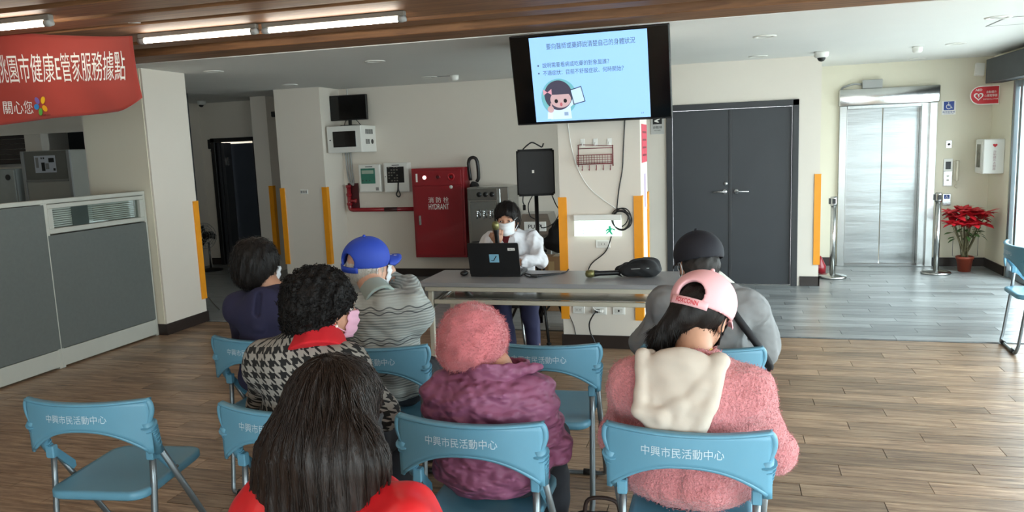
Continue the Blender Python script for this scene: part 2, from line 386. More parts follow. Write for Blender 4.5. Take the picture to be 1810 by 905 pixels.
# ------------------------------------------------------------------ glass front on the right, glass doors behind the camera
def window(name, boxes, panes, mat='aluminium'):
    b = BM()
    for lo, hi in boxes: box(b, lo, hi, .004, 1)
    f = struct(obj(name, b, mat))
    for lo, hi in panes: simple('pane', 'clear_glass', f, lo, hi)
    return f
ys = [9.62, 8.4, 7.2, 6.0, 4.8, 3.6, 2.4, 1.2, 0, -1.2, -2.4, -3.05]
bx = [((2.98, y-.05, 0), (3.10, y, 2.13)) for y in ys] + [((2.98, -3.05, 0), (3.10, 9.62, .08)), ((2.98, -3.05, 2.06), (3.10, 9.62, 2.13))]
bx += [((2.955, 9.50, 0), (3.0, 9.56, 2.13)), ((2.97, 9.34, 0), (3.05, 9.40, 2.13))]
window('window_1', bx, [((3.035, ys[i+1]+.0, .08), (3.043, ys[i]-.05, 2.06)) for i in range(len(ys)-1)])
bx = [((-1.3+i*1.5-.03, -3.18, 0), (-1.3+i*1.5+.03, -3.08, 2.4)) for i in range(3)] + [((-1.3, -3.18, 2.34), (1.7, -3.08, 2.4)), ((-1.3, -3.18, 0), (1.7, -3.08, .06))]
window('window_2', bx, [((-1.3+i*1.5+.03, -3.134, .06), (-1.3+(i+1)*1.5-.03, -3.126, 2.34)) for i in range(2)])
b = BM(); box(b, (2.80, 4.0, 2.135), (2.968, 9.98, 2.40), .006); tag(obj('blind_box', b, M('blind_box_grey', '#3d4145', .6)), 'long dark grey boxed-in lintel above the glass front on the right', 'blind box')
# pavement outside the glass
b = BM(); box(b, (3.15, -8, -.12), (14, 14, -.06)); struct(obj('floor_outside', b, M('pavement', '#d5d4d0', .8)))

# ------------------------------------------------------------------ double door, blue door, lift
dr = BM()
for lo, hi in (((-.66, DW-.03, 0), (-.595, DW+.1, 2.02)), ((.67, DW-.03, 0), (.735, DW+.1, 2.02)), ((-.66, DW-.03, 1.955), (.735, DW+.1, 2.02))): box(dr, lo, hi, .004, 1)
door = struct(obj('door_1', dr, 'charcoal_frame'))
DM = .033
for s, x0, x1 in ((-1, -.592, DM-.003), (1, DM+.003, .667)):
    lf = simple('leaf', 'charcoal_door', door, (x0, DW+.012, .012), (x1, DW+.055, 1.952), .003)
    hx = DM+s*.062; zc = 1.05
    hb = BM(); cyl(hb, (hx, DW+.012, zc), (hx, DW-.004, zc), .026, n=20); cyl(hb, (hx, DW, zc), (hx, DW-.045, zc), .009)
    tube(hb, [(hx, DW-.045, zc), (hx+s*.03, DW-.05, zc+.002), (hx+s*.13, DW-.045, zc)], .008)
    obj('handle', hb, 'chrome', lf, True)
    if s < 0:
        kb = BM(); cyl(kb, (hx+.01, DW+.012, zc+.09), (hx+.01, DW, zc+.09), .02, n=18); obj('deadbolt', kb, 'chrome', lf, True)
simple('astragal', 'charcoal_frame', door, (DM-.018, DW+.004, .012), (DM+.012, DW+.012, 1.952), .002)
simple('sill', 'steel_dark', door, (-.6, DW-.02, 0), (.67, DW+.06, .01), .002)

dr = BM(); dx0, dx1 = D0.x, D1.x+.02
for lo, hi in (((dx0-.04, 10.12, 0), (dx0+.03, 10.3, 1.93)), ((dx1-.05, 10.12, 0), (dx1, 10.3, 1.93)), ((dx0-.04, 10.12, 1.87), (dx1, 10.3, 1.93))): box(dr, lo, hi, .004, 1)
d2 = struct(obj('door_2', dr, 'black_plastic'))
simple('leaf', 'blue_door', d2, (dx0+.13, 10.36, .01), (dx1+.12, 10.40, 1.845), .003)
for x in (dx0+.04, dx0+.11): simple('folded_leaf', 'charcoal_door', d2, (x, 10.16, .01), (x+.05, 10.34, 1.86), .003)
simple('hinge', 'steel', d2, (dx0+.15, 10.20, 1.52), (dx0+.19, 10.23, 1.64), .003)
b = BM(); box(b, (dx0+.12, 10.17, .01), (dx0+.145, 10.19, 1.84)); obj('edge_strip', b, 'steel_dark', d2)

el = BM()
for lo, hi in (((1.315, EW-.05, 0), (1.40, EW+.02, 1.965)), ((2.31, EW-.05, 0), (2.39, EW+.02, 1.965))): box(el, lo, hi, .004, 1)
for lo, hi in (((1.40, EW+.02, 0), (1.415, EW+.22, 1.965)), ((2.235, EW-.0, 0), (2.31, EW+.22, 1.965)), ((1.33, EW+.02, 1.93), (2.36, EW+.22, 2.0))): box(el, lo, hi)
lift = struct(obj('door_3', el, 'steel'))
hb = BM(); box(hb, (1.30, EW-.09, 1.965), (2.405, EW, 2.165), .012); obj('header', hb, M('steel_wavy', '#c9cac8', .16, 1, var=.05, bump=.25, bscale=3.5, stretch=(1.4, 1, .5)), lift, True)
for x0, x1 in ((1.415, 1.823), (1.829, 2.235)):
    d = BM(); n = 14
    box(d, (x0, EW+.12, .012), (x1, EW+.16, 1.93), .003, 1)
    obj('leaf', d, M('steel_door', '#9c9e9d', .26, 1, var=.06, scale=2, stretch=(.3, 1, 2.5), bump=.55, bscale=2.4), lift)
simple('sill', 'steel_dark', lift, (1.40, EW-.05, 0), (2.31, EW+.16, .01), .002)
bl = thing('junction_box', 'grey metal box with conduit on top of the lift door header', 'junction box', (1.67, EW-.04, 2.166))
simple('case', 'grey_plastic', bl, (-.11, -.05, 0), (.11, .038, .10), .006)
b = BM(); tube(b, smooth_path([(-.11, 0, .05), (-.2, 0, .06), (-.31, .01, .03), (-.34, .03, -.0)]), .012); obj('conduit', b, 'grey_plastic', bl, True)
# ------------------------------------------------------------------ ceiling lamps and ceiling fittings
M('tube_glow', '#fff6e6', .5, var=0, emit=20)
def tube_lamp(x0, x1, y, z, label):
    t = thing('tube_lamp', label, 'lamp', ((x0+x1)/2, y, z), 0, 'tube lamps under the wooden ceiling')
    L = (x1-x0)/2
    b = BM(); box(b, (-L, -.02, .018), (L, .02, .049), .006); obj('housing', b, M('lamp_housing', '#6f6a62', .6), t)
    b = BM(); tube(b, [(-L+.045, 0, 0), (L-.045, 0, 0)], .0155, 14); obj('glowing_tube', b, 'tube_glow', t, True)
    for s in (-1, 1):
        b = BM(); tube(b, [(s*(L-.046), 0, 0), (s*(L-.02), 0, 0), (s*L, 0, .004)], .021, 14); obj('end_cap', b, 'grey_plastic', t, True)
tube_lamp(-4.75, -3.80, 3.76, 2.45, 'lit tube lamp above the red banner, nearest to the camera')
tube_lamp(-3.92, -2.985, 4.60, 2.45, 'lit tube lamp starting at the right edge of the red banner')
tube_lamp(-2.955, -1.94, 4.62, 2.45, 'lit tube lamp ending over the hydrant cabinet, rightmost of the three')
# unseen lamps of the same kind, added to brighten seats, heads and floor
for i, (x, y) in enumerate(((-1.4, 1.1), (-3.2, 1.1), (.8, 1.1), (-1.4, -1.0), (.9, -1.0), (-2.9, 2.4), (-1.4, 2.4), (.5, 2.4))):
    tube_lamp(x-.5, x+.5, y-.2 if i < 3 else y, 2.45, 'lit tube lamp added out of the picture to brighten the hall, '+('over the last seats', 'left of the last seats', 'right of the last seats', 'behind the camera', 'behind the camera by the glass', 'over the empty left chair', 'over the middle seats', 'over the right seats')[i])
M('lamp_lens', '#d9d8d2', .3, var=0)
def downlight(u, v, Y, label):
    p = at(u, v, Y); t = thing('downlight', label, 'downlight', (p.x, Y, CZ), 0, 'round recessed ceiling downlights')
    b = BM(); lathe(b, [(.055, -.001), (.055, -.004), (.085, -.010), (.093, -.006), (.095, -.0005), (.06, -.0005)], 28); obj('trim_ring', b, 'white_plastic', t, True)
    b = BM(); lathe(b, [(.0001, -.003), (.054, -.003), (.054, -.001), (.0001, -.001)], 24); obj('lens', b, 'lamp_lens', t, True)
for u, v, Y, l in ((377, 126, 6.54, 'switched-off downlight just right of the white side column top'), (512, 151, 8.25, 'switched-off downlight above the corridor block beside the small monitor'), (663, 108, 6.66, 'switched-off downlight in the ceiling left of the television'),
                   (760, 136, 8.43, 'switched-off downlight next to the white ceiling detector near the back wall'), (1352, 64, 6.9, 'larger-looking downlight right of the television, nearer one of its row'), (1340, 99, 8.51, 'downlight in the ceiling just before the dark double door'),
                   (1765, 30, 6.76, 'downlight in the bright ceiling at the top right corner'), (1690, 77, 8.55, 'downlight in the ceiling beside the small white detector on the right'), (1622, 107, 10.0, 'downlight right in front of the lift wall')):
    downlight(u, v, Y, l)
def dome(u, v, Y, r, label, lens=True):
    p = at(u, v, Y); t = thing('dome_camera' if lens else 'smoke_detector', label, 'security camera' if lens else 'smoke detector', (p.x, Y, CZ))
    b = BM(); lathe(b, [(r, -.0005), (r, -.02), (r*.95, -.045), (r*.7, -.06), (.001, -.062)], 24); obj('housing', b, 'white_plastic', t, True)
    if lens:
        b = BM(); ball(b, (0, -.012, -.062), (r*.55, r*.55, r*.5)); obj('dark_dome', b, 'black_plastic', t, True)
dome(1452, 90, 8.5, .072, 'white dome security camera on the ceiling before the double door')
dome(356, 180, 9.7, .06, 'small dome camera in the dim corridor behind the white column')
dome(803, 132, 8.42, .05, 'white round detector on the ceiling left of the television', False)
dome(1622, 80, 8.6, .048, 'white round detector on the ceiling before the lift', False)
p = at(803, 132, 8.42); b = BM(); tube(b, [(p.x-.28, 8.42, CZ-.004), (p.x-.05, 8.42, CZ-.004)], .004, 6); tag(obj('surface_wire', b, 'grey_plastic'), 'thin wire running along the ceiling to the white round detector', 'wire')
ah = thing('ceiling_hatch', 'square hatch flush in the bright ceiling at the top right', 'hatch', (2.28, 7.05, CZ))
b = BM()
for lo, hi in (((-.25, -.25, -.004), (.25, -.238, -.0005)), ((-.25, .238, -.004), (.25, .25, -.0005)), ((-.25, -.238, -.004), (-.238, .238, -.0005)), ((.238, -.238, -.004), (.25, .238, -.0005))): box(b, lo, hi)
obj('rim', b, 'grey_plastic', ah); simple('lid', 'ceiling_paint', ah, (-.236, -.236, -.003), (.236, .236, -.0005))

# ------------------------------------------------------------------ red banner
BYY = 4.26
ban = thing('banner', 'red cloth banner with white lettering hung across the upper left', 'banner', (-4.93, BYY, 1.9))
X0, X1, ZB, ZT = -1.35, 1.30, .02, .66
def bend_y(x, z):   # cloth waves: pulled from the top right corner
    e = max(0, (x-.35)/.95)
    return .05*math.sin(x*3.1+.6)*.6 + .03*e*math.sin((x+z)*9) + .012*math.sin(x*7+z*5)
def ban_xz(u, v):
    x = X0+(X1-X0)*u; zt = .668-.150*max(0, x)/1.3-.012*math.sin(max(0, x)*2.4)
    zb = .012+.05*max(0, x)/1.1+.006*math.sin(x*4) + (.07*((x-1.1)/.2)**2 if x > 1.1 else 0)
    z = zb+(zt-zb)*v; x = x-.035*math.sin(PI*v)*max(0, (u-.8)/.2)
    return x, z
b = BM(); nu, nv = 70, 22; G = []
for i in range(nu+1):
    col = []
    for j in range(nv+1):
        x, z = ban_xz(i/nu, j/nv); col.append(b.verts.new((x, bend_y(x, z), z)))
    G.append(col)
for i in range(nu):
    for j in range(nv): b.faces.new((G[i][j], G[i+1][j], G[i+1][j+1], G[i][j+1]))
bo = obj('cloth', b, M('banner_red', '#9e3327', .7, var=.06, scale=3, sheen=.2), ban, True)
sd = bo.modifiers.new('thick', 'SOLIDIFY'); sd.thickness = .002; sd.offset = 1
def on_banner(dx, dz):
    def f(co):
        out = co.copy(); X = co[:, 0]+dx; Z = co[:, 1]+dz
        for i in range(len(co)):
            # lettering is squeezed towards the gathered right end
            x = X[i]; x = x-.12*max(0, x-.6)**1.6; z = Z[i]-.045*(x-.55); out[i] = (x, bend_y(x, z)-.006, z)
        return out
    return f
text('lettering', '桃園市健康E管家服務據點', 'white_print', ban, 1.16, .19, (0, 0, 0), (0, 0, 0), on_banner(.665, .375), bold=.012)
text('lettering_small', '關心您', 'white_print', ban, .26, .09, (0, 0, 0), (0, 0, 0), on_banner(.225, .115), bold=.01)
lg = [(-.035, .035, '#7a63a8'), (-.05, -.005, '#2f86c8'), (-.018, -.04, '#5aa545'), (.028, -.02, '#e8a51e'), (.02, .035, '#e4b21f')]
for i, (dx, dz, c) in enumerate(lg):
    b = BM(); ce = (.445+dx, .13+dz); vs = []
    a0 = math.atan2(dz, dx)
    for k in range(18):
        a = 2*PI*k/18; q = (.026*math.cos(a), .019*math.sin(a)); x = ce[0]+q[0]*math.cos(a0)-q[1]*math.sin(a0); z = ce[1]+q[0]*math.sin(a0)+q[1]*math.cos(a0)
        vs.append(b.verts.new((x, bend_y(x, z)-.006, z)))
    b.faces.new(vs); o = obj('logo_petal', b, M('petal%d' % i, c, .6, var=0), ban)
text('logo_caption', 'TAOYUAN CITY', 'black_print', ban, .12, .014, (0, 0, 0), (0, 0, 0), on_banner(.46, .062))
b = BM(); tube(b, [(1.285, bend_y(1.28, .6), .6), (1.29, .1, .62)], .003, 6); tube(b, [(-1.3, bend_y(-1.3, .6), .66), (-1.3, .1, .75)], .003, 6); obj('cord', b, 'white_plastic', ban)

# ------------------------------------------------------------------ office partition on the left
pt = thing('office_partition', 'grey fabric office partition with a glazed strip beside the white column', 'partition', (-5.2, 5.93, 0))
M('partition_fabric', '#616663', .9, var=.05, scale=40, bump=.08, bscale=400)
M('partition_frame', '#b4b5ac', .5, var=.03)
def panel(y0, y1, glazed, idx):
    simple('kick_plate', 'partition_frame', pt, (-.03, y0+.006, .015), (.03, y1-.006, .155), .004)
    fr = BM()
    for lo, hi in (((-.032, y0, .0), (.032, y0+.03, 1.36)), ((-.032, y1-.03, .0), (.032, y1, 1.36)), ((-.034, y0, 1.325), (.034, y1, 1.36))): box(fr, lo, hi, .004, 1)
    obj('post_frame', fr, 'partition_frame', pt)
    top = 1.32 if not glazed else 1.075
    simple('fabric_panel', 'partition_fabric', pt, (-.0345, y0+.004, .16), (.0345, y1-.022 if glazed else y1-.004, top), .004)
    if glazed:
        w = BM()
        for lo, hi in (((-.034, y0+.03, 1.085), (.034, y1-.03, 1.125)), ((-.034, y0+.03, 1.285), (.034, y1-.03, 1.32)), ((-.034, y0+.03, 1.125), (.034, y0+.075, 1.285)), ((-.034, y1-.075, 1.125), (.034, y1-.03, 1.285))): box(w, lo, hi, .004, 1)
        wf = obj('glazing_frame', w, 'partition_frame', pt)
        simple('pane', 'dim_glass', wf, (-.004, y0+.075, 1.125), (.004, y1-.075, 1.285))
        for k in range(9):
            z = 1.132+k*.0172; simple('blind_slat', 'white_plastic', wf, (-.022, y0+.09, z), (-.016, y1-.10, z+.011))
        simple('blind_edge', M('blind_edge_dark', '#5b6768', .5), wf, (-.014, y0+.30, 1.126), (-.010, y0+.47, 1.284))
panel(-1.10, 0, True, 0)
for k in range(4): panel(-1.10-1.2*(k+1), -1.10-1.2*k, False, k+1)

# ------------------------------------------------------------------ office behind the partition
OY = 8.1
b = BM()
q0, q1, q2, q3 = at(0, 300, OY).x-1.2, at(45, 262, OY).x, at(74, 262, OY).x, -6.6
box(b, (-9.45, OY, 0), (q1, OY+.12, 1.62)); box(b, (q1, OY, 0), (q2, OY+.12, 2.08)); box(b, (-9.45, OY, 2.05), (q3, OY+.12, CZ)); box(b, (-9.45, OY-.06, 2.03), (q3, OY, 2.10))
struct(obj('wall_office', b, 'wall_paint'))
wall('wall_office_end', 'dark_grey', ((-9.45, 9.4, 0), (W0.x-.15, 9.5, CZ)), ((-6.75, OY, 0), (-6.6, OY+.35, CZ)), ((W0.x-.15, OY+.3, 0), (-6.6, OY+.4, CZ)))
bl = thing('window_blind', 'dark brown slatted blind in the office opening at the far left', 'blind', (q1-.9, OY+.07, 1.64))
for k in range(6): simple('slat', M('blind_brown', '#3b332f', .6), bl, (-.6, -.015, .02+k*.066), (.84+.02*(k % 2), .015, .08+k*.066), .004)
ac = thing('air_conditioner', 'tall grey floor-standing air conditioner behind the office partition', 'air conditioner', (at(95, 300, 7.45).x, 7.5, 0))
M('ac_body', '#a9a9a0', .5, var=.04); M('ac_dark', '#6d6d66', .5, var=.05)
simple('body', 'ac_body', ac, (-.36, -.14, .02), (.36, .2, 1.80), .012)
simple('top_panel', 'ac_dark', ac, (-.31, -.155, 1.46), (.31, -.139, 1.79), .005)
simple('lower_panel', 'ac_body', ac, (-.31, -.152, .1), (.31, -.139, 1.43), .004)
simple('trim_strip', 'steel_dark', ac, (-.31, -.16, 1.435), (.31, -.139, 1.455))
simple('side_rail', 'grey_plastic', ac, (.315, -.16, .05), (.36, -.138, 1.80), .004); simple('side_rail', 'grey_plastic', ac, (-.36, -.16, .05), (-.315, -.138, 1.80), .004)
st = simple('energy_label', M('sticker', '#c7ccd4', .5, var=.02), ac, (-.16, -.157, 1.54), (.15, -.154, 1.74)); st['label'] = 'pale printed energy label'
for (x0, x1, z0, z1) in ((-.06, -.01, 1.56, 1.66), (.05, .13, 1.66, 1.71), (.11, .14, 1.56, 1.59), (-.06, -.045, 1.70, 1.72), (-.03, -.01, 1.70, 1.72), (.0, .05, 1.58, 1.65), (-.14, -.10, 1.60, 1.72)):
    simple('label_mark', 'black_print' if x0 != -.14 and x0 != 0 else 'grey_print', st, (x0, -.1585, z0), (x1, -.157, z1))
oc = thing('filing_cabinet', 'pale grey office cabinet left of the tall air conditioner', 'cabinet', (at(12, 320, 7.35).x-.16, 7.45, 0))
simple('body', M('cab_grey', '#9da3a0', .5), oc, (-.55, -.14, 0), (.36, .25, 1.60), .008); simple('door', M('cab_grey2', '#a7ada9', .45), oc, (-.53, -.155, .05), (.34, -.141, 1.585), .004)
b = BM(); cyl(b, (.25, -.163, 1.50), (.25, -.155, 1.50), .035, n=20); obj('lock_badge', b, 'black_plastic', oc)

# ------------------------------------------------------------------ corridor things
p = at(372, 256, 10.1)
sg = thing('restroom_sign', 'small black restroom sign beside the open blue door', 'sign', (p.x, 10.135, p.z))
simple('plate', 'black_plastic', sg, (-.07, -.006, -.06), (.06, .014, .08), .003)
b = BM(); ball(b, (0, -.008, .045), (.014, .003, .014), 10, 6); prism(b, [(-.022, .025), (.022, .025), (.012, -.03), (-.012, -.03)], -.010, -.006); obj('figure_symbol', b, 'white_print', sg)
b = BM(); ball(b, (-.025, 0, -.09), (.012, .008, .014), 10, 6); ball(b, (.03, 0, -.09), (.012, .008, .014), 10, 6); obj('hooks', b, 'grey_plastic', sg)
fx = at(368, 420, 9.6)
fn = thing('floor_fan', 'dark pedestal fan half hidden behind the white side column', 'fan', (fx.x, 9.6, 0))
b = BM(); lathe(b, [(.001, 0), (.17, 0), (.17, .015), (.03, .04), (.001, .045)], 20); obj('base', b, 'black_plastic', fn, True)
b = BM(); cyl(b, (0, 0, .03), (0, 0, .42), .014); obj('pole', b, 'steel_dark', fn, True)
b = BM()
for r in (.19, .15, .11, .07): tube(b, [(r*math.cos(2*PI*k/28), -.07+.02*(r < .15), .52+r*math.sin(2*PI*k/28)) for k in range(28)], .004, 5, True)
for k in range(16): a = 2*PI*k/16; tube(b, [(.04*math.cos(a), -.09, .52+.04*math.sin(a)), (.19*math.cos(a), -.07, .52+.19*math.sin(a)), (.13*math.cos(a), .03, .52+.13*math.sin(a))], .0025, 4)
obj('guard', b, 'grey_plastic', fn, True)
b = BM(); cyl(b, (0, -.05, .52), (0, .09, .52), .06, .05, 16); obj('motor', b, 'black_plastic', fn, True)
for k in range(3):
    a = 2*PI*k/3; b = BM(); c, s = math.cos(a), math.sin(a)
    prism(b, [(x*c-z*s, x*s+z*c+.52) for x, z in ((.03, -.02), (.15, -.055), (.165, .02), (.05, .045))], -.05, -.045); obj('blade', b, 'black_plastic', fn)
cb = thing('wall_shelf', 'small dark shelf with a pale box in the dim corridor', 'shelf', (W0.x+.13, 9.4, .0))
simple('board', 'dark_grey', cb, (-.129, -.3, .78), (.06, .3, .80), .003); simple('bracket', 'dark_grey', cb, (-.129, -.02, .66), (-.10, .02, .78)); simple('bracket', 'dark_grey', cb, (-.129, .2, .66), (-.10, .24, .78))
sb = thing('storage_box', 'pale grey box standing on the dark corridor shelf', 'box', (W0.x+.09, 9.4, .80)); simple('body', 'grey_plastic', sb, (-.06, -.12, 0), (.05, .12, .15), .006); simple('lid', 'white_plastic', sb, (-.065, -.125, .15), (.055, .125, .17), .006)
p = at(484, 202, 8.92)
cm = thing('bullet_camera', 'small dark camera on the wall between the corridor blocks', 'security camera', (A0.x, 8.92, p.z)); simple('body', 'black_plastic', cm, (-.15, -.03, -.035), (-.07, .03, .035), .008); simple('arm', 'white_plastic', cm, (-.07, -.02, -.025), (-.0005, .02, .025), .004)
p = at(538, 339, 8.75)
sw = thing('switch_plate', 'white switch plate on the corridor block between orange guards', 'switch', (p.x, 8.75, p.z)); simple('plate', 'white_plastic', sw, (-.055, -.009, -.03), (.055, -.0005, .03), .004)
for k in (-1, 0, 1): simple('rocker', 'grey_plastic', sw, (k*.032-.012, -.013, -.016), (k*.032+.012, -.009, .016), .002)
b = BM(); tube(b, smooth_path([at(367, 510, 7.2), at(376, 521, 7.1), at(386, 531, 7.0)]), .008, 8); o = tag(obj('metal_rod', b, 'steel'), 'thin bright metal rod lying at the foot of the white side column', 'rod')
o.location.z = .0
# rod rests on the floor
mz = min(v.co.z for v in o.data.vertices); o.location.z = -mz+.001

# ------------------------------------------------------------------ orange corner guards
def guard(x, y, dx, dy, label, wx=.055, t=.012):
    g = thing('corner_guard', label, 'corner guard', (x, y, .235), 0, 'orange foam corner guards')
    # L-shaped strip hugging a corner: dx, dy point along the two faces
    w = BM(); a, c = dx*wx, dy*wx
    prism(w, [(-dx*t, -dy*t), (a, -dy*t), (a, 0), (0, 0), (0, c), (-dx*t, c)], 0, .98, 'Z'); obj('strip', w, 'orange_guard', g)
    e = BM(); prism(e, [(-dx*t*1.15, -dy*t*1.15), (a, -dy*t*1.15), (a, 0), (0, 0), (0, c), (-dx*t*1.15, c)], .975, .985, 'Z'); obj('end_lip', e, 'orange_guard', g)
guard(PX0, PY, 1, 1, 'orange guard on the left edge of the column under the television')
guard(PX1, PY, -1, 1, 'orange guard on the right front edge of the column under the television')
guard(PX1, PY+.52, -1, -1, 'narrow orange guard on the far edge of the television column')
guard(-5.085, 6.53, -1, -1, 'orange guard on the far edge of the white side column', .06)
guard(A0.x, 8.75, 1, 1, 'orange guard on the left edge of the corridor block')
guard(A1.x+.03, 8.75, -1, 1, 'orange guard on the corridor block left of the red pipe')
guard(B1.x, 9.55, -1, 1, 'orange guard beside the open blue corridor door')
guard(.955, DW, -1, 1, 'orange guard on the wall corner between the double door and lift', .055)

# ------------------------------------------------------------------ back wall: monitor, network cabinet, alarm panels, hydrant
p = at(616, 192, 9.0); mo = thing('monitor', 'small black monitor on a stand above the white network cabinet', 'monitor', (p.x, 9.02, 1.975))
simple('screen_panel', 'black_plastic', mo, (-.255, -.03, .07), (.255, .012, .385), .006); simple('screen', M('screen_off', '#08090a', .12, var=0), mo, (-.243, -.0325, .085), (.243, -.030, .373))
simple('neck', 'black_plastic', mo, (-.022, -.01, .01), (.022, .012, .12), .004); simple('foot', 'black_plastic', mo, (-.1, -.08, 0), (.1, .08, .012), .004)
b = BM(); tube(b, smooth_path([(.05, .015, .1), (.08, .06, .05), (.11, .08, .0)]), .005, 6); tube(b, smooth_path([(-.03, .015, .1), (-.09, .05, .06), (-.13, .08, .0)]), .005, 6); obj('cable', b, 'black_plastic', mo, True)
nc = thing('network_cabinet', 'white wall cabinet with a dark window below the small monitor', 'cabinet', (-4.62, HW, 1.64))
simple('body', 'white_plastic', nc, (-.235, -.42, 0), (.235, -.001, .333), .006)
dn = simple('door', 'white_plastic', nc, (-.232, -.432, .004), (.232, -.421, .329), .004)
simple('window_pane', M('smoked', '#1d1b1a', .12, var=.2, scale=14), dn, (-.15, -.436, .07), (.165, -.4325, .265), .003)
b = BM(); cyl(b, (-.19, -.438, .16), (-.19, -.432, .16), .009, n=12); obj('lock', b, 'black_plastic', dn)
b = BM()
for k in range(9):
    box(b, (.2345, -.30+k*.024, .225), (.2375, -.288+k*.024, .285))
    if k < 5: box(b, (.2345, -.30+k*.024, .10), (.2375, -.288+k*.024, .16))
obj('vent_slots', b, 'dark_grey', nc, kind='stuff')
b = BM(); cyl(b, (.234, -.12, .13), (.24, -.12, .13), .03, n=18); obj('fan_grille', b, 'black_plastic', nc)
b = BM()
for dx in (0, .035, .07): tube(b, smooth_path([(-.20+dx, -.03, 0), (-.20+dx, -.02, -.2), (-.19+dx, -.02, -.32), (-.16+dx*.6, -.02, -.40), (-.12, -.03, -.43)]), .011, 8)
obj('conduit', b, 'grey_plastic', nc, True)
b = BM(); tube(b, [(-.12, -.03, .333), (-.12, -.03, .815)], .01, 8); obj('riser', b, 'white_plastic', nc, True)

def alarm(u0, u1, v0, v1, label, kind):
    a, c = at(u0, v1, 9.15), at(u1, v0, 9.15); w = (c.x-a.x)/2; h = c.z-a.z
    t = thing('alarm_panel', label, 'alarm panel', ((a.x+c.x)/2, HW, a.z), 0, 'fire alarm panels on the back wall')
    simple('case', 'white_plastic', t, (-w, -.10, 0), (w, -.001, h), .008); d = simple('door', 'white_plastic', t, (-w+.012, -.106, .012), (w-.012, -.099, h-.012), .004)
    simple('brand_strip', 'dark_grey', d, (-.05, -.108, h-.035), (.05, -.105, h-.025))
    if kind == 0:
        simple('display', M('alarm_green', '#3b7a68', .4, var=.08, scale=20), d, (-w+.035, -.109, .11), (w-.07, -.106, h-.05), .002); simple('readout', M('readout', '#a9b9a8', .3), d, (-w+.05, -.111, h-.12), (w-.09, -.108, h-.075)); simple('tag_plate', 'grey_print', d, (w-.07, -.108, .02), (w-.03, -.105, .06))
        for k in range(3):
            b = BM(); cyl(b, (-w+.06+k*.05, -.113, .15), (-w+.06+k*.05, -.108, .15), .008, n=10); obj('button', b, 'dark_grey', d)
    else:
        dk = simple('control_field', 'black_plastic', d, (-w+.05, -.109, .12), (w-.06, -.106, h-.05), .002)
        for i in range(6):
            for j in range(4):
                if (i*3+j*5) % 4: simple('button', M('btn_grey', '#77736a', .5), dk, (-w+.07+j*.037, -.113, .14+i*.034), (-w+.09+j*.037, -.109, .155+i*.034))
        b = BM(); tube(b, smooth_path([(.03, -.12, .12), (.025, -.13, .03), (0, -.125, -.03), (.03, -.125, -.06), (.055, -.125, -.03), (.035, -.13, .03), (.035, -.12, .12)]), .008, 7); obj('handset_cord', b, 'black_plastic', t, True)
        b = BM(); cyl(b, (-w+.025, -.109, .2), (-w+.025, -.105, .2), .006, n=10); obj('lock', b, 'black_plastic', d)
alarm(636, 671, 290, 340, 'white fire alarm panel with a green display, left of its pair', 0)
alarm(680, 721, 287, 340, 'white fire alarm panel with black controls and hanging handset cord', 1)
p = at(620, 347, 9.2); pb = thing('pipe_box', 'dark red valve box and red fire pipe running to the hydrant', 'fire pipe', (p.x, HW, p.z))
simple('recess_box', M('dark_red', '#4a0f16', .5), pb, (-.05, -.02, -.16), (.10, -.001, .17), .004)
yy = -.055; hx = at(735, 365, 9.2).x-p.x
b = BM(); tube(b, [(-.02, yy, .14), (-.02, yy, -.12)]+smooth_path([(-.02, yy, -.12), (-.012, yy, -.165), (.03, yy, -.18)], 4)[1:]+[(hx+.02, yy, -.18)], .027, 14); obj('pipe', b, 'red_paint', pb, True)
for z in (.13, .02, -.10):
    b = BM(); cyl(b, (-.02, yy, z-.018), (-.02, yy, z+.018), .036, n=16); obj('coupling', b, 'red_paint', pb, True)
b = BM(); cyl(b, (-.02, yy, -.06), (.07, yy-.02, -.06), .02, n=12); cyl(b, (.07, yy-.02, -.06), (.09, yy-.02, -.06), .03, n=12); obj('valve', b, 'red_paint', pb, True)
b = BM(); cyl(b, (.48, yy, -.18), (.66, yy, -.18), .028, n=14); o = obj('pipe_label', b, M('pipe_mark', '#3a1013', .5), pb, True)
b = BM(); box(b, (.5, -.03, -.19), (.54, -.001, -.165)); obj('clamp', b, 'grey_plastic', pb)

hy = thing('hydrant_cabinet', 'red wall-mounted fire hydrant cabinet with white lettering', 'hydrant cabinet', (-3.475, HW, .285))
HWD = .345; HH = 1.125; FY = -.24
simple('body', 'red_paint', hy, (-HWD, FY, 0), (HWD, -.001, HH), .008)
tp = simple('top_door', 'red_paint', hy, (-HWD+.03, FY-.01, .91), (HWD-.03, FY+.001, HH-.03), .004)
dn = simple('door', 'red_paint', hy, (-HWD+.03, FY-.012, .03), (HWD-.03, FY+.001, .90), .004)
simple('nameplate', 'white_print', tp, (-HWD+.06, FY-.013, .955), (-HWD+.085, FY-.0095, 1.06), .001)
for x, r, m, nm in ((-.165, .036, M('ring_red', '#b3222b', .35), 'lamp_ring'), (.01, .034, 'red_paint', 'push_button'), (.185, .048, M('ring_red', '#b3222b'), 'bell_ring')):
    b = BM(); lathe(b, [(r, 0), (r, .006), (r*.7, .014), (r*.68, .004), (.001, .004)], 24); bmesh.ops.rotate(b, verts=b.verts[:], cent=(0, 0, 0), matrix=Matrix.Rotation(PI/2, 3, 'X')); bmesh.ops.translate(b, verts=b.verts[:], vec=(x, FY-.01, 1.01)); obj(nm, b, m, tp, True)
b = BM(); ball(b, (-.165, FY-.02, 1.01), (.022, .016, .022)); obj('lit_lamp', b, M('lamp_white', '#fff4f0', .3, var=0, emit=4), tp, True)
b = BM(); ball(b, (.01, FY-.016, 1.01), (.02, .01, .02)); obj('button', b, M('dark_red'), tp, True)
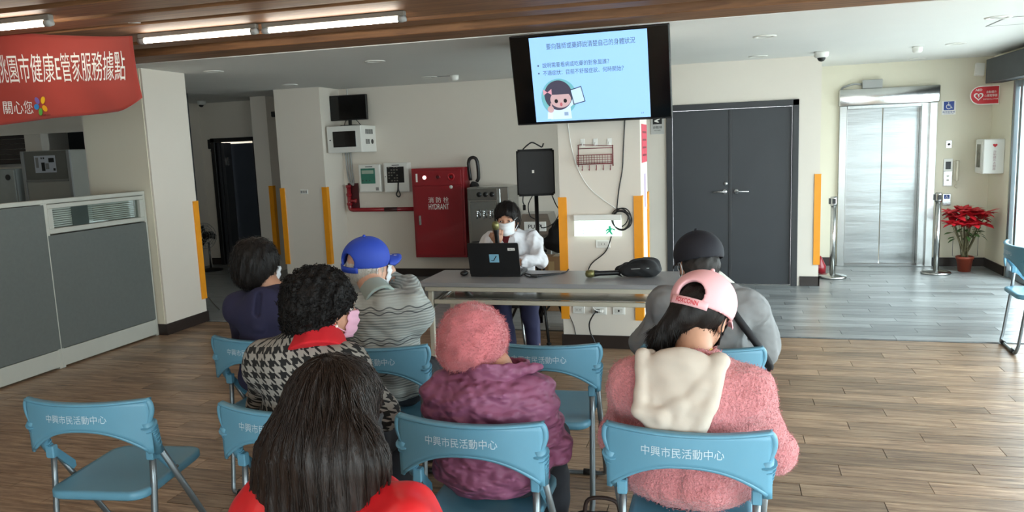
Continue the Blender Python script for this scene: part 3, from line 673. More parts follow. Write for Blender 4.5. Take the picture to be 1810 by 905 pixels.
b = BM(); ball(b, (.185, FY-.018, 1.01), (.02, .008, .02)); obj('bell_centre', b, M('dark_red'), tp, True)
b = BM(); cyl(b, (.18, FY-.02, .885), (.18, FY-.01, .885), .022, n=18); o = obj('lock', b, 'white_plastic', dn, True)
b = BM(); box(b, (-.265, FY-.03, .415), (-.238, FY-.011, .535), .003); obj('pull_handle', b, 'steel', dn)
text('lettering', '消 防 栓', 'white_print', dn, .27, .072, (.005, FY-.0135, .728), bold=.004)
text('lettering_english', 'HYDRANT', 'white_print', dn, .27, .07, (.005, FY-.0135, .645), bold=.005)
hs = thing('hanging_bag', 'black bag and coiled black hose hanging beside the red cabinet', 'bag', (-3.045, HW-.08, .62))
b = BM(); tube(b, smooth_path([(-.05, 0, .62), (-.06, -.02, .84), (-.01, -.02, .90), (.05, -.02, .86), (.055, 0, .66), (.03, 0, .6)]), .021, 10); obj('hose_loop', b, 'black_plastic', hs, True)
S = SDF((-.15, -.13, -.15), (.15, .12, .75), .008); S.cap((0, 0, -.02), (0, 0, .55), .052, .045).ell((.0, -.01, .5), (.06, .05, .11)).ell((0, 0, .05), (.06, .05, .15)).wob(.09, .008, 3); S.obj('bag', M('black_cloth', '#151516', .85, var=.15), hs)

# ------------------------------------------------------------------ water dispenser and things behind the speaker
wx = at(868, 400, 8.9).x
wd = thing('water_dispenser', 'stainless steel water dispenser standing behind the presenter', 'water dispenser', (wx+.02, HW-.30, 0))
simple('body', 'steel', wd, (-.26, -.2, .02), (.26, .25, 1.17), .012)
simple('front_panel', M('steel_panel', '#a9acac', .2, 1, var=.08), wd, (-.22, -.214, .52), (.10, -.199, 1.0), .006)
tpn = simple('control_panel', 'steel_dark', wd, (-.24, -.215, 1.02), (.12, -.199, 1.15), .004)
for x in (-.10, -.02, .06):
    b = BM(); cyl(b, (x, -.228, 1.085), (x, -.214, 1.085), .03, n=18); obj('dial', b, 'black_plastic', tpn, True)
simple('bright_corner', 'chrome', wd, (.11, -.216, .52), (.155, -.199, 1.15), .006)
b = BM()
for x in (-.12, -.04, .04): cyl(b, (x, -.27, .86), (x, -.2, .88), .014, n=12); cyl(b, (x, -.27, .80), (x, -.27, .87), .01, n=10); box(b, (x-.015, -.275, .87), (x+.015, -.245, .90))
obj('taps', b, 'chrome', wd, True)
simple('drip_tray', 'black_plastic', wd, (-.22, -.30, .46), (.22, -.2, .51), .006); simple('lower_door', 'steel_dark', wd, (-.22, -.212, .05), (.22, -.199, .44), .004)
for x in (-.22, .22):
    b = BM(); cyl(b, (x, -.15, 0), (x, -.15, .02), .02, n=10); obj('foot', b, 'black_plastic', wd)
p = at(947, 400, 8.6); gb = thing('trash_bin', 'steel bin with a push flap behind the presenter', 'bin', (p.x, 8.75, 0))
simple('body', 'steel_dark', gb, (-.19, -.17, 0), (.19, .17, .62), .015); 
ld = BM(); prism(ld, [(-.2, .62), (.2, .62), (.2, .70), (.15, .86), (-.15, .86), (-.2, .70)], -.18, .18); obj('lid', ld, 'steel', gb)
fl = simple('push_flap', 'white_plastic', gb, (-.13, -.19, .66), (.13, -.181, .77), .003)
text('lettering', 'PUSH', 'black_print', fl, .16, .045, (0, -.1915, .715), bold=.01)
p = at(970, 465, 7.3); kb = thing('cardboard_box', 'brown cardboard box behind the loudspeaker stand', 'box', (p.x+.02, 7.5, 0))
simple('body', M('cardboard', '#8a6a4a', .85, var=.08), kb, (-.22, -.18, 0), (.22, .18, .52), .004); simple('tape', M('tape', '#a98d63', .3), kb, (-.03, -.182, .35), (.03, .182, .522)); simple('lid_flap', 'cardboard', kb, (-.225, -.185, .50), (.225, -.178, .55), .001)
sp = at(968, 420, 7.0); gx = thing('gear_bag', 'black equipment bag lying on the cardboard box by the speaker stand', 'bag', (sp.x+.05, 7.48, .551))
S = SDF((-.3, -.22, -.02), (.3, .22, .45), .01); S.ell((0, 0, .12), (.20, .13, .11), .05).cap((-.1, 0, .15), (.12, 0, .1), .08, .07, .05).ell((-.03, -.02, .25), (.09, .07, .09), .04).wob(.12, .012, 5).plane((0, 0, .004), (0, 0, -1)); S.obj('body', 'black_cloth', gx)
b = BM(); tube(b, smooth_path([(-.12, -.05, .2), (-.06, -.1, .33), (.06, -.1, .32), (.12, -.05, .18)]), .01, 6); obj('strap', b, 'black_cloth', gx, True)

# ------------------------------------------------------------------ loudspeaker on a tripod
sx = -1.555; SY = 6.32
ss = thing('speaker_stand', 'black tripod stand carrying the loudspeaker beside the column', 'speaker stand', (sx, SY, 0))
b = BM(); cyl(b, (0, 0, .12), (0, 0, 1.22), .017, n=14); cyl(b, (0, 0, .12), (0, 0, .78), .022, n=14); obj('pole', b, 'black_plastic', ss, True)
b = BM(); cyl(b, (0, 0, .70), (0, 0, .79), .033, n=14); cyl(b, (.03, 0, .745), (.075, 0, .745), .012, n=10); obj('collar', b, 'black_plastic', ss, True)
b = BM(); cyl(b, (0, 0, .60), (0, 0, .67), .035, n=14); obj('leg_hub', b, 'black_plastic', ss, True)
for k in range(3):
    a = math.radians(-90+120*k+25); c, s = math.cos(a), math.sin(a)
    b = BM(); tube(b, [(.03*c, .03*s, .64), (.33*c, .33*s, .012)], .012, 8); tube(b, [(.02*c, .02*s, .18), (.19*c, .19*s, .31)], .009, 8); lg_ = obj('leg', b, 'black_plastic', ss, True)
    b = BM(); ball(b, (.33*c, .33*s, .014), (.022, .022, .014), 10, 6); obj('rubber_foot', b, 'black_matte', lg_, True)
spk = thing('loudspeaker', 'black loudspeaker mounted on the tripod stand left of the column', 'loudspeaker', (sx, SY, 1.222), .25)
b = BM(); prism(b, rrect(-.165, .165, -.14, .12, .04), 0, .385, 'Z')
for v in b.verts:
    k = .95+.05*math.sin(PI*min(1, max(0, v.co.z/.385))); v.co.x *= k
bmesh.ops.bevel(b, geom=[e for e in b.edges if abs(e.verts[0].co.z-e.verts[1].co.z) < 1e-4], offset=.012, segments=2, affect='EDGES'); obj('cabinet', b, 'black_matte', spk)
gr = BM(); prism(gr, rrect(-.145, .145, .02, .365, .02), -.150, -.139, 'Y'); g = obj('grille', gr, M('grille', '#0d0d0f', .6, var=.4, scale=300), spk)
simple('badge', 'white_print', g, (-.03, -.1525, .19), (-.012, -.150, .215), .001)
b = BM(); tube(b, smooth_path([(-.10, 0, .385), (-.06, -.01, .42), (-.02, -.01, .44), (.03, 0, .415), (.06, 0, .40), (.075, 0, .43)]), .006, 7); obj('carry_strap', b, 'black_plastic', spk, True)
b = BM(); tube(b, smooth_path([(.13, .05, .0), (.16, 0, -.08), (.19, -.02, -.15), (.14, -.02, -.24), (.05, -.01, -.28), (.02, 0, -.25)]), .0045, 6); obj('cable', b, 'black_plastic', spk, True)
b = BM(); tube(b, smooth_path([(-.03, 0, 0), (-.07, -.02, -.08), (-.06, -.03, -.17), (-.02, -.03, -.20)]), .0045, 6); obj('cable', b, 'black_plastic', spk, True)
b = BM(); tube(b, smooth_path([(-.11, .02, 0), (-.115, 0, -.05), (-.105, 0, -.08)]), .0045, 6); cyl(b, (-.105, 0, -.125), (-.105, 0, -.08), .013, n=10); obj('hanging_plug', b, 'black_plastic', spk, True)

# ------------------------------------------------------------------ television
tv = thing('television', 'large black flat television showing a pale blue slide, hung under the ceiling', 'television', (-.955, 5.62, 2.11)); tv.rotation_euler = (math.radians(13), 0, math.radians(-2.5))
TW, TH = .575, .325
simple('body', 'black_plastic', tv, (-TW, -.02, -TH), (TW, .03, TH), .006); simple('panel', 'screen_off', tv, (-TW+.008, -.0225, -TH+.012), (TW-.008, -.020, TH-.008))
simple('rear_cover', 'black_plastic', tv, (-.4, .03, -.2), (.4, .06, .2), .01)
br = BM(); box(br, (-.15, .06, -.06), (.15, .07, .06)); box(br, (-.03, .065, -.03), (.03, .372, .03)); o = obj('wall_bracket', br, 'dark_grey', tv)
SX0, SX1, SZ = -.425, .425, .305
M('slide_glow', '#8ebcf3', .5, var=0, emit=.52)
b = BM(); vs = [b.verts.new(v) for v in ((SX0, -.0232, -SZ), (SX1, -.0232, -SZ), (SX1, -.0232, SZ), (SX0, -.0232, SZ))]; b.faces.new(vs)
sl = obj('slide', b, 'slide_glow', tv)
M('slide_text', '#3f5068', .6, var=0, emit=.12)
text('slide_title', '要向醫師或藥師說清楚自己的身體狀況', 'slide_text', sl, .64, .043, (.02, -.0236, .235), bold=.006)
for zz_ in (.105, .05):
    b = BM(); b.faces.new([b.verts.new((-.372+.006*math.cos(k*PI/6), -.0237, zz_+.006*math.sin(k*PI/6))) for k in range(12)]); obj('slide_bullet', b, 'slide_text', sl)
text('slide_line', '說明需要看病或吃藥的對象是誰？', 'slide_text', sl, .49, .036, (-.095, -.0236, .105), bold=.002)
text('slide_line', '不適症狀：目前不舒服症狀、何時開始？', 'slide_text', sl, .59, .036, (-.045, -.0236, .05), bold=.002)
text('slide_number', '17', 'slide_text', sl, .016, .012, (.37, -.0236, -.275))
# drawing on the slide: a generic pharmacist holding a sheet, in front of a round teal field
def flat(name, pts, col, lay, em=.33):
    b = BM(); b.faces.new([b.verts.new((x, -.0234-.0003*lay, z)) for x, z in pts]); return obj(name, b, M('slide_'+col, '#'+col, .6, var=0, emit=em), sl)
def disc(cx, cz, rx, rz, n=36, a0=0, a1=2*PI): return [(cx+rx*math.cos(a0+(a1-a0)*k/n), cz+rz*math.sin(a0+(a1-a0)*k/n)) for k in range(n + (a1-a0 < 6.2))]
ox, oz = -.235, -.145
flat('drawing_field', disc(ox, oz+.015, .135, .135), '6fb3bd', 1)
flat('drawing_coat', [(ox-.075, oz-.145), (ox+.085, oz-.145), (ox+.08, oz-.06), (ox+.13, oz-.02), (ox+.115, oz+.01), (ox+.05, oz-.05), (ox-.05, oz-.05), (ox-.07, oz-.09)], 'cfe2f7', 2)
flat('drawing_hair', disc(ox-.005, oz+.03, .105, .108), '433f52', 3)
flat('drawing_face', disc(ox+.01, oz-.0, .078, .062), 'c9a7ab', 4)
flat('drawing_fringe', disc(ox+.0, oz+.03, .09, .06, 24, .1, PI-.1), '433f52', 5)
for s in (-1, 1): flat('drawing_eye', disc(ox+.01+s*.034, oz-.012, .013, .015, 18), '15151c', 6)
flat('drawing_mouth', disc(ox+.012, oz-.037, .010, .014, 16), 'b8646f', 6)
for s in (-1, 1): flat('drawing_bow', [(ox-.085, oz+.055), (ox-.085+s*.032, oz+.08), (ox-.085+s*.032, oz+.035)], 'd69bab', 6)
flat('drawing_arm', [(ox-.10, oz-.14), (ox-.06, oz-.14), (ox-.055, oz-.09), (ox-.095, oz-.09)], 'dcebfa', 6)
flat('drawing_hand', disc(ox-.07, oz-.07, .024, .026, 18), 'c9a7ab', 7); flat('drawing_finger', [(ox-.072, oz-.06), (ox-.058, oz-.06), (ox-.058, oz-.025), (ox-.07, oz-.025)], 'c9a7ab', 7)
flat('drawing_sheet_edge', [(ox+.105, oz-.045), (ox+.195, oz-.025), (ox+.17, oz+.088), (ox+.085, oz+.066)], '2f4258', 7); flat('drawing_sheet', [(ox+.111, oz-.038), (ox+.188, oz-.020), (ox+.166, oz+.081), (ox+.092, oz+.061)], 'c3ddf6', 8)
flat('drawing_pocket', [(ox+.03, oz-.12), (ox+.06, oz-.12), (ox+.06, oz-.095), (ox+.03, oz-.095)], '8ea7c4', 5)

# ------------------------------------------------------------------ column under the television: basket, cables, exit light, sockets
p = at(1053, 278, PY); wb = thing('wire_basket', 'red wire basket with hooks hung on the white column', 'basket', (p.x, PY, p.z))
M('red_wire', '#7e2630', .4, .3); r = .003; w_, d_ = .135, .07
b = BM()
for z, y in ((.07, -.005), (-.05, -.005), (.02, -d_), (-.05, -d_)): tube(b, [(-w_, y, z), (w_, y, z)], r, 6)
for s in (-1, 1): tube(b, [(s*w_, -.005, .09), (s*w_, -.005, -.07)], r*1.3, 6); tube(b, [(s*w_, -.005, .02), (s*w_, -d_, .02), (s*w_, -d_, -.05), (s*w_, -.005, -.05)], r, 6)
tube(b, smooth_path([(-w_, -.005, .09), (-w_+.02, -.005, .10), (w_-.02, -.005, .085), (w_, -.005, .09)]), r, 6)
obj('frame', b, 'red_wire', wb, True)
b = BM()
for k in range(13): x = -w_+2*w_*(k+.5)/13; tube(b, [(x, -d_, .02), (x, -d_, -.05), (x, -.005, -.05)], .0018, 5)
for z in (.0, -.018, -.036): tube(b, [(-w_, -d_, z), (w_, -d_, z)], .0018, 5)
obj('mesh_wires', b, 'red_wire', wb, True)
for k in range(5):
    x = -w_+.03+k*.055; b = BM(); tube(b, smooth_path([(x, -.006, -.06), (x, -.008, -.09), (x, -.02, -.10), (x, -.03, -.09)]), .0028, 6); obj('hook', b, 'red_wire', wb, True)
for x, w_h in ((-.10, 'left'), (.0, 'middle'), (.11, 'right')):
    q = thing('adhesive_hook', w_h+' one of the three pale hooks holding the red basket', 'hook', (p.x+x, PY, p.z+.115), 0, 'clear adhesive hooks above the basket'); simple('pad', 'white_plastic', q, (-.018, -.006, -.03), (.018, -.0005, .03), .002)
    b = BM(); tube(b, smooth_path([(0, -.006, .0), (0, -.014, -.012), (0, -.02, -.02), (0, -.022, -.008)]), .003, 6); obj('hook', b, 'white_plastic', q, True)
p0, p1 = at(1017, 417, PY), at(1099, 378, PY); ex = thing('exit_light', 'lit white emergency exit box with green figure on the column', 'exit sign', ((p0.x+p1.x)/2, PY, p0.z)); hw = (p1.x-p0.x)/2; hh = p1.z-p0.z
simple('housing', 'white_plastic', ex, (-hw-.002, -.05, hh-.045), (hw+.002, -.001, hh), .004)
simple('lit_panel', M('exit_glow', '#e9fbf3', .4, var=0, emit=.8), ex, (-hw, -.035, 0), (hw, -.02, hh-.046), .002)
M('exit_green', '#12a378', .5, var=0, emit=.3)
b = BM(); ball(b, (.095, -.0365, .072), (.010, .0012, .010), 12, 6); prism(b, [(.06, .012), (.075, .02), (.09, .035), (.105, .015), (.12, .012), (.105, .04), (.11, .055), (.135, .045), (.135, .056), (.10, .066), (.075, .058), (.06, .04), (.07, .038), (.083, .05), (.085, .042), (.072, .03)], -.0372, -.0358); obj('running_figure', b, 'exit_green', ex)
b = BM()
for x, z, w2 in ((-.12, .04, .012), (-.12, .02, .012), (-.09, .05, .005), (-.02, .05, .01), (.03, .055, .008)): box(b, (x, -.0365, z), (x+w2, -.0352, z+.010))
obj('faint_marks', b, M('exit_faint', '#a6dcc7', .5, var=0, emit=.8), ex)
def socket(u, v, label, w=.058, plug=False, hole=False):
    p = at(u, v, PY); t = thing('socket_plate', label, 'socket', (p.x, PY, p.z), 0, 'white wall plates on the column'); simple('plate', 'white_plastic', t, (-w, -.010, -.032), (w, -.0005, .032), .005)
    simple('insert', M('offwhite', '#d2d0c8', .45), t, (-w+.018, -.012, -.02), (w-.018, -.010, .02), .002)
    if hole: b = BM(); cyl(b, (0, -.0135, 0), (0, -.0118, 0), .008, n=12); obj('jack', b, 'black_plastic', t)
    else:
        for x in (-.012, .012): simple('slot', 'black_plastic', t, (x-.0015, -.013, -.007), (x+.0015, -.0118, .007))
    return p
q_hi = socket(1066, 431, 'single white wall plate just below the lit exit box'); socket(1023, 547, 'white wall plate left of three low on the column', .05); q_mid = socket(1060, 549, 'white wall plate with plugs in it, middle of three on the column'); socket(1094, 549, 'white wall plate with a round jack, right of three on the column', .05, hole=True)
pl = thing('power_plug', 'black plug and lead in the middle low wall plate', 'plug', (q_mid.x-.02, PY-.012, q_mid.z)); simple('body', 'black_plastic', pl, (-.012, -.035, -.012), (.012, -.002, .012), .004)
b = BM(); tube(b, smooth_path([(0, -.035, 0), (-.02, -.06, -.02), (-.055, -.05, -.09), (-.05, -.04, -.17), (-.02, -.04, -.24), (.0, -.05, -.33)]), .006, 7); obj('lead', b, 'black_plastic', pl, True)
pl = thing('power_plug', 'white plug beside the black one in the middle low wall plate', 'plug', (q_mid.x+.018, PY-.012, q_mid.z+.003)); simple('body', 'white_plastic', pl, (-.014, -.03, -.012), (.014, -.002, .012), .004)
b = BM(); tube(b, smooth_path([(-.0, -.03, 0), (-.05, -.05, .02), (-.09, -.03, .09), (-.09, -.015, .13)]), .0035, 6); obj('lead', b, 'white_plastic', pl, True)
# the two cables from the television to the hank above the table
def wpath(pts, Y=PY-.008): return smooth_path([at(u, v, Y) for u, v in pts], 7)
cc = at(1096, 387, PY-.02)
b = BM(); tube(b, wpath([(1105, 205), (1102, 260), (1100, 300), (1094, 335), (1090, 372)]), .0045, 7); tube(b, wpath([(1090, 372), (1086, 390), (1080, 420), (1070, 445), (1050, 462), (1042, 472), (1037, 490), (1035, 520)]), .0045, 7)
for k in range(6):
    rx = .064+.016*random.random(); rz = .072+.018*random.random(); ox_, oz_ = random.uniform(-.022, .022), random.uniform(-.015, .015); tl = random.uniform(-.5, .5)
    pts = []
    for i in range(26):
        a = 2*PI*i/26; x, z = rx*math.cos(a), rz*math.sin(a); pts.append((cc.x+ox_+x*math.cos(tl)-z*math.sin(tl), PY-.012-.006*k, cc.z+oz_+x*math.sin(tl)+z*math.cos(tl)))
    tube(b, pts, .0045, 6, True)
tag(obj('black_cable', b, 'black_plastic', None, True), 'black cable hanging coiled in a hank on the column beside the exit box', 'cable')
b = BM(); tube(b, wpath([(1003, 215), (1010, 260), (1022, 300), (1040, 330), (1062, 350), (1088, 368)]), .004, 7); tag(obj('white_cable', b, 'white_plastic', None, True), 'thin white cable running down the column from the television to the hank', 'cable')
b = BM(); tube(b, wpath([(1001, 535), (1006, 555), (1014, 575), (1018, 592)]), .0035, 6); tag(obj('thin_cable', b, 'dark_grey', None, True), 'thin dark lead hanging down the column beside the left orange guard', 'cable')
# posters on the side face of the column, sign on the far wall
ps = thing('poster', 'red printed poster on the side of the television column', 'poster', (PX1, PY+.30, 1.45))
simple('sheet', M('poster_red', '#d0485a', .6, var=.1, scale=14), ps, (.0005, -.20, .02), (.004, .18, .32)); 
for k in range(4): simple('printed_line', M('poster_dark', '#7c2530', .6), ps, (.004, -.15, .07+k*.06), (.005, .12, .085+k*.06))
ps = thing('poster', 'narrow white poster with purple print below the red poster', 'poster', (PX1, PY+.30, 1.08))
simple('sheet', 'white_print', ps, (.0005, -.12, 0), (.004, .14, .32)); simple('printed_band', M('poster_purple', '#a487b6', .6, var=.2, scale=30), ps, (.004, -.06, .03), (.005, .02, .30))
p = at(1162, 218, DW); sg = thing('notice_sign', 'small grey and black pictogram sign beside the dark double door', 'sign', (p.x, DW, p.z)); simple('plate', M('sign_grey', '#b7b6b2', .5), sg, (-.075, -.008, -.12), (.075, -.0005, .10), .002)
simple('black_field', 'black_print', sg, (-.05, -.0095, -.01), (.05, -.008, .09)); b = BM(); prism(b, [(-.035, .03), (.0, .045), (.035, .07), (.03, .045), (.0, .03), (.02, .01), (.005, .008), (-.03, .018)], -.0105, -.0092); obj('pictogram', b, 'white_print', sg)
text('lettering', '避難梯', 'black_print', sg, .10, .03, (0, -.0086, -.045)); text('lettering_small', 'ESCAPE', 'black_print', sg, .07, .012, (0, -.0086, -.08))
# ------------------------------------------------------------------ lift lobby
p = at(1677, 190, EW); sg = thing('access_sign', 'blue wheelchair sign with print on the wall right of the lift', 'sign', (p.x, EW, p.z)); simple('plate', 'white_print', sg, (-.075, -.005, -.085), (.075, -.0005, .075), .002)
bf = simple('blue_field', M('sign_blue', '#23418f', .5), sg, (-.055, -.0065, -.03), (.055, -.005, .07))
def wheelchair(parent, cx, cz, s, y):
    b = BM(); tube(b, [(cx+s*.3*math.cos(a)-s*.02, y, cz-s*.12+s*.3*math.sin(a)) for a in [math.radians(100+26*k) for k in range(10)]], s*.05, 5)
    tube(b, [(cx-s*.05, y, cz+s*.32), (cx-s*.03, y, cz+s*.0), (cx+s*.22, y, cz-s*.02), (cx+s*.33, y, cz-s*.33), (cx+s*.45, y, cz-s*.3)], s*.05, 5); tube(b, [(cx-s*.04, y, cz+s*.17), (cx+s*.18, y, cz+s*.15)], s*.04, 5); ball(b, (cx-s*.06, y, cz+s*.42), s*.075, 8, 6); obj('wheelchair_symbol', b, 'white_print', parent)
wheelchair(bf, 0, .02, .085, -.0075); text('lettering', '無障礙電梯', M('sign_blue'), sg, .13, .024, (0, -.0056, -.052), bold=.01); text('lettering_small', 'ACCESSIBLE LIFT', M('sign_blue'), sg, .11, .010, (0, -.0056, -.073))
p = at(1677, 255, EW); b_ = thing('key_switch', 'small square key switch plate above the lift call panel', 'switch', (p.x, EW, p.z)); simple('plate', 'steel', b_, (-.032, -.008, -.045), (.032, -.0005, .045), .003); b = BM(); cyl(b, (0, -.016, 0), (0, -.008, 0), .014, n=16); obj('keyhole', b, 'black_plastic', b_, True)
p = at(1675, 305, EW); cp = thing('call_panel', 'lift call panel with dark display beside the lift door', 'call panel', (p.x, EW, p.z)); simple('plate', 'white_plastic', cp, (-.05, -.014, -.165), (.05, -.0005, .165), .005); simple('display', 'black_plastic', cp, (-.028, -.017, .04), (.028, -.014, .13), .002); simple('lower_plate', 'steel', cp, (-.045, -.017, -.155), (.045, -.014, .015), .003)
for z in (-.04, -.09):
    b = BM(); cyl(b, (0, -.021, z), (0, -.016, z), .014, n=14); obj('button', b, 'white_plastic', cp, True)
p = at(1689, 302, EW); ph = thing('intercom_phone', 'cream wall intercom handset beside the lift call panel', 'intercom', (p.x+.005, EW, p.z)); M('cream_plastic', '#d8d2bf', .45); simple('base', 'cream_plastic', ph, (-.03, -.02, -.11), (.03, -.0005, .12), .008)
b = BM(); tube(b, smooth_path([(0, -.045, -.11), (0, -.055, -.08), (0, -.05, 0), (0, -.055, .08), (0, -.045, .12)]), lambda t: .020-.006*math.sin(PI*t), 10); obj('handset', b, 'cream_plastic', ph, True)
b = BM(); tube(b, smooth_path([(0, -.03, -.11), (.012, -.03, -.15), (-.008, -.03, -.18), (.01, -.03, -.2), (0, -.03, -.16)]), .006, 6); obj('cord', b, 'cream_plastic', ph, True)
p = at(1673, 350, EW); sg = thing('access_sign', 'low blue wheelchair plate above the red flowers', 'sign', (p.x, EW, p.z)); bf = simple('plate', 'steel', sg, (-.045, -.012, -.09), (.045, -.0005, .05), .004); q = simple('blue_field', M('sign_blue'), sg, (-.03, -.0135, -.01), (.03, -.012, .04)); wheelchair(q, 0, .015, .04, -.0145)
p = at(1735, 122, 10.2); el_ = thing('wall_sensor', 'white tilted sensor box high in the corner beside the lift', 'sensor', (p.x-.01, EW-.06, p.z)); simple('bracket', 'white_plastic', el_, (-.015, .0, .02), (.015, .0595, .05), .002); o = simple('case', 'white_plastic', el_, (-.05, -.03, -.08), (.05, .02, .07), .008); o.rotation_euler = (math.radians(-18), math.radians(8), 0)
# defibrillator flag sign and cabinet on the right wall
sg = thing('aed_sign', 'red projecting heart sign on the right wall above the white cabinet', 'sign', (2.97, 10.05, 2.01)); M('sign_red', '#c8202c', .45, var=.03)
def flag(x0, x1, h): return [(x1, -h), (x1, h)] + [(x0+h+h*math.cos(a), h*math.sin(a)) for a in [math.radians(90+15*k) for k in range(13)]]
b = BM(); prism(b, flag(-.30, -.004, .105), -.006, .006); obj('border', b, 'white_print', sg)
b = BM(); prism(b, flag(-.292, -.012, .096), -.008, .008); rp = obj('plate', b, 'sign_red', sg)
def heart(cx, cz, s, n=30):
    return [(cx+s*16*math.sin(t)**3/17, cz+s*(13*math.cos(t)-5*math.cos(2*t)-2*math.cos(3*t)-math.cos(4*t))/17) for t in [2*PI*k/n for k in range(n)]]
b = BM(); prism(b, heart(-.215, -.01, .052), -.0095, -.0078); obj('heart', b, 'white_print', rp); b = BM(); prism(b, heart(-.215, -.01, .036), -.0108, -.0094); obj('heart_inner', b, 'sign_red', rp)
b = BM(); prism(b, [(-.222, .015), (-.206, .015), (-.212, -.002), (-.202, -.002), (-.218, -.032), (-.214, -.010), (-.224, -.010)], -.012, -.0107); obj('bolt_symbol', b, 'white_print', rp)
text('lettering', 'AED', 'white_print', rp, .07, .026, (-.215, -.0092, .062), bold=.02); text('lettering_line', '自動體外', 'white_print', rp, .10, .028, (-.085, -.0092, .035), bold=.02); text('lettering_line', '心臟電擊器', 'white_print', rp, .13, .030, (-.09, -.0092, -.005), bold=.02); text('lettering_line', 'DEFIBRILLATOR', 'white_print', rp, .15, .014, (-.09, -.0092, -.045))
ab = thing('aed_cabinet', 'white defibrillator cabinet fixed to the right wall near the lift', 'cabinet', (2.97, 9.78, 1.13)); simple('body', 'white_plastic', ab, (-.21, 0, 0), (-.0005, .30, .385), .012)
simple('window_frame', 'white_plastic', ab, (-.216, .04, .03), (-.2105, .27, .36), .002); simple('window', M('aed_glass', '#5f5c52', .15), ab, (-.219, .09, .07), (-.2165, .22, .33), .001)
b = BM(); prism(b, heart(-.10, .315, .024), -.004, -.0003); obj('heart_symbol', b, 'sign_red', ab)
text('lettering', '自\n動\n體\n外\n去\n顫\n器', M('aed_print', '#a9868a', .6, var=0), ab, .03, .22, (-.10, -.0012, .15)); 
# stanchions
def stanchion(x, y, label):
    t = thing('stanchion', label, 'stanchion', (x, y, 0), 0, 'belt barrier posts in front of the lift')
    b = BM(); lathe(b, [(.001, 0), (.155, 0), (.16, .012), (.15, .028), (.06, .04), (.03, .05), (.001, .05)], 32); obj('base', b, 'steel', t, True)
    b = BM(); cyl(b, (0, 0, .045), (0, 0, .83), .031, n=24); obj('post', b, 'steel', t, True)
    b = BM(); lathe(b, [(.001, .83), (.036, .83), (.038, .85), (.038, .915), (.034, .932), (.001, .935)], 24); h = obj('head', b, 'steel', t, True)
    simple('belt_slot', 'black_plastic', h, (-.052, -.02, .85), (-.03, .02, .915), .003); simple('belt_slot', 'black_plastic', h, (-.018, -.043, .855), (.018, -.03, .91), .003)
stanchion(1.165, 9.42, 'belt barrier post left of the lift, beside the orange guard'); stanchion(2.315, 9.74, 'belt barrier post right of the lift, beside the red flowers')
b = BM(); lathe(b, [(.001, 0), (.075, 0), (.078, .08), (.04, .16), (.02, .2), (.001, .2)], 20); t = tag(obj('fire_extinguisher', b, 'red_paint', None, True), 'red cylinder half hidden behind the wall corner by the left post', 'extinguisher'); t.location = (1.06, 9.76, .0)
# poinsettia
po = thing('potted_poinsettia', 'red poinsettia in a brown plastic pot in the corner by the lift', 'potted plant', (2.655, 9.92, 0)); rng = random.Random(5)
b = BM(); lathe(b, [(.001, 0), (.066, 0), (.085, .145), (.094, .145), (.096, .175), (.086, .178), (.08, .165), (.001, .16)], 28); obj('pot', b, M('pot_brown', '#8a3a26', .5, var=.06), po, True)
b = BM(); lathe(b, [(.001, .158), (.079, .158), (.079, .166), (.001, .17)], 20); obj('soil', b, M('soil', '#2c211a', .95, var=.3, scale=60, bump=.4), po)
b = BM()
for s in (-1, 1): tube(b, [(s*.13, 0, .40), (s*.13, 0, .18), (s*.07, 0, .17)], .003, 5)
obj('support_wire', b, 'dark_grey', po)
heads = []
for k in range(19):
    a = 2*PI*k/15*2.4; R = rng.uniform(.03, .235); z = rng.uniform(.52, .70)-.35*max(0, R-.16); x, y = R*math.cos(a), R*.8*math.sin(a)
    heads.append((x, y, z)); b = BM(); tube(b, smooth_path([(rng.uniform(-.03, .03), rng.uniform(-.03, .03), .16), (x*.35, y*.35, .32), (x*.95, y*.95, z-.02)], 5), lambda t: .007-.003*t, 6); obj('stem', b, M('stem', '#5a5236', .7, var=.15), po, True)
def leafmesh(name, mat, L, W):
    b = BM(); rows = []
    for i, (t, w2, dz) in enumerate(((0, .05, 0), (.25, .75, .10), (.5, 1, .13), (.75, .62, .06), (1, .02, -.06))):
        rows.append([b.verts.new((L*t, -W/2*w2, dz*L-.12*W*w2)), b.verts.new((L*t, 0, dz*L)), b.verts.new((L*t, W/2*w2, dz*L-.12*W*w2))])
    for A, B in zip(rows, rows[1:]):
        for j in (0, 1): b.faces.new((A[j], B[j], B[j+1], A[j+1]))
    me = bpy.data.meshes.new(name); b.to_mesh(me); b.free(); me.materials.append(mat); me.shade_smooth(); return me
red_l = leafmesh('bract', M('bract_red', '#c01726', .55, var=.25, scale=12), .105, .05); grn_l = leafmesh('leaf', M('leaf_green', '#3c5a2a', .55, var=.25, scale=12), .10, .05)
for (x, y, z) in heads:
    a0 = rng.uniform(0, 6)
    for k in range(11):
        o = bpy.data.objects.new('bract', red_l); C.objects.link(o); o.parent = po; o.location = (x, y, z+.012*(k % 2)); s = rng.uniform(1.1, 1.55)
        o.rotation_euler = (rng.uniform(-.2, .2), rng.uniform(-.15, .35) if k % 2 else rng.uniform(-.6, -.1), a0+2*PI*k/11); o.scale = (s, s, s)
    b = BM()
    for k in range(5): ball(b, (x+rng.uniform(-.012, .012), y+rng.uniform(-.012, .012), z+.018), .005, 6, 4)
    obj('flower_centre', b, M('centre', '#b8a03a', .6), po)
for k in range(26):
    a = rng.uniform(0, 6.28); R = rng.uniform(.03, .15); o = bpy.data.objects.new('leaf', grn_l); C.objects.link(o); o.parent = po; o.location = (R*math.cos(a), R*math.sin(a)*.8, rng.uniform(.36, .56)); o.rotation_euler = (rng.uniform(-.3, .3), rng.uniform(.0, .7), a)

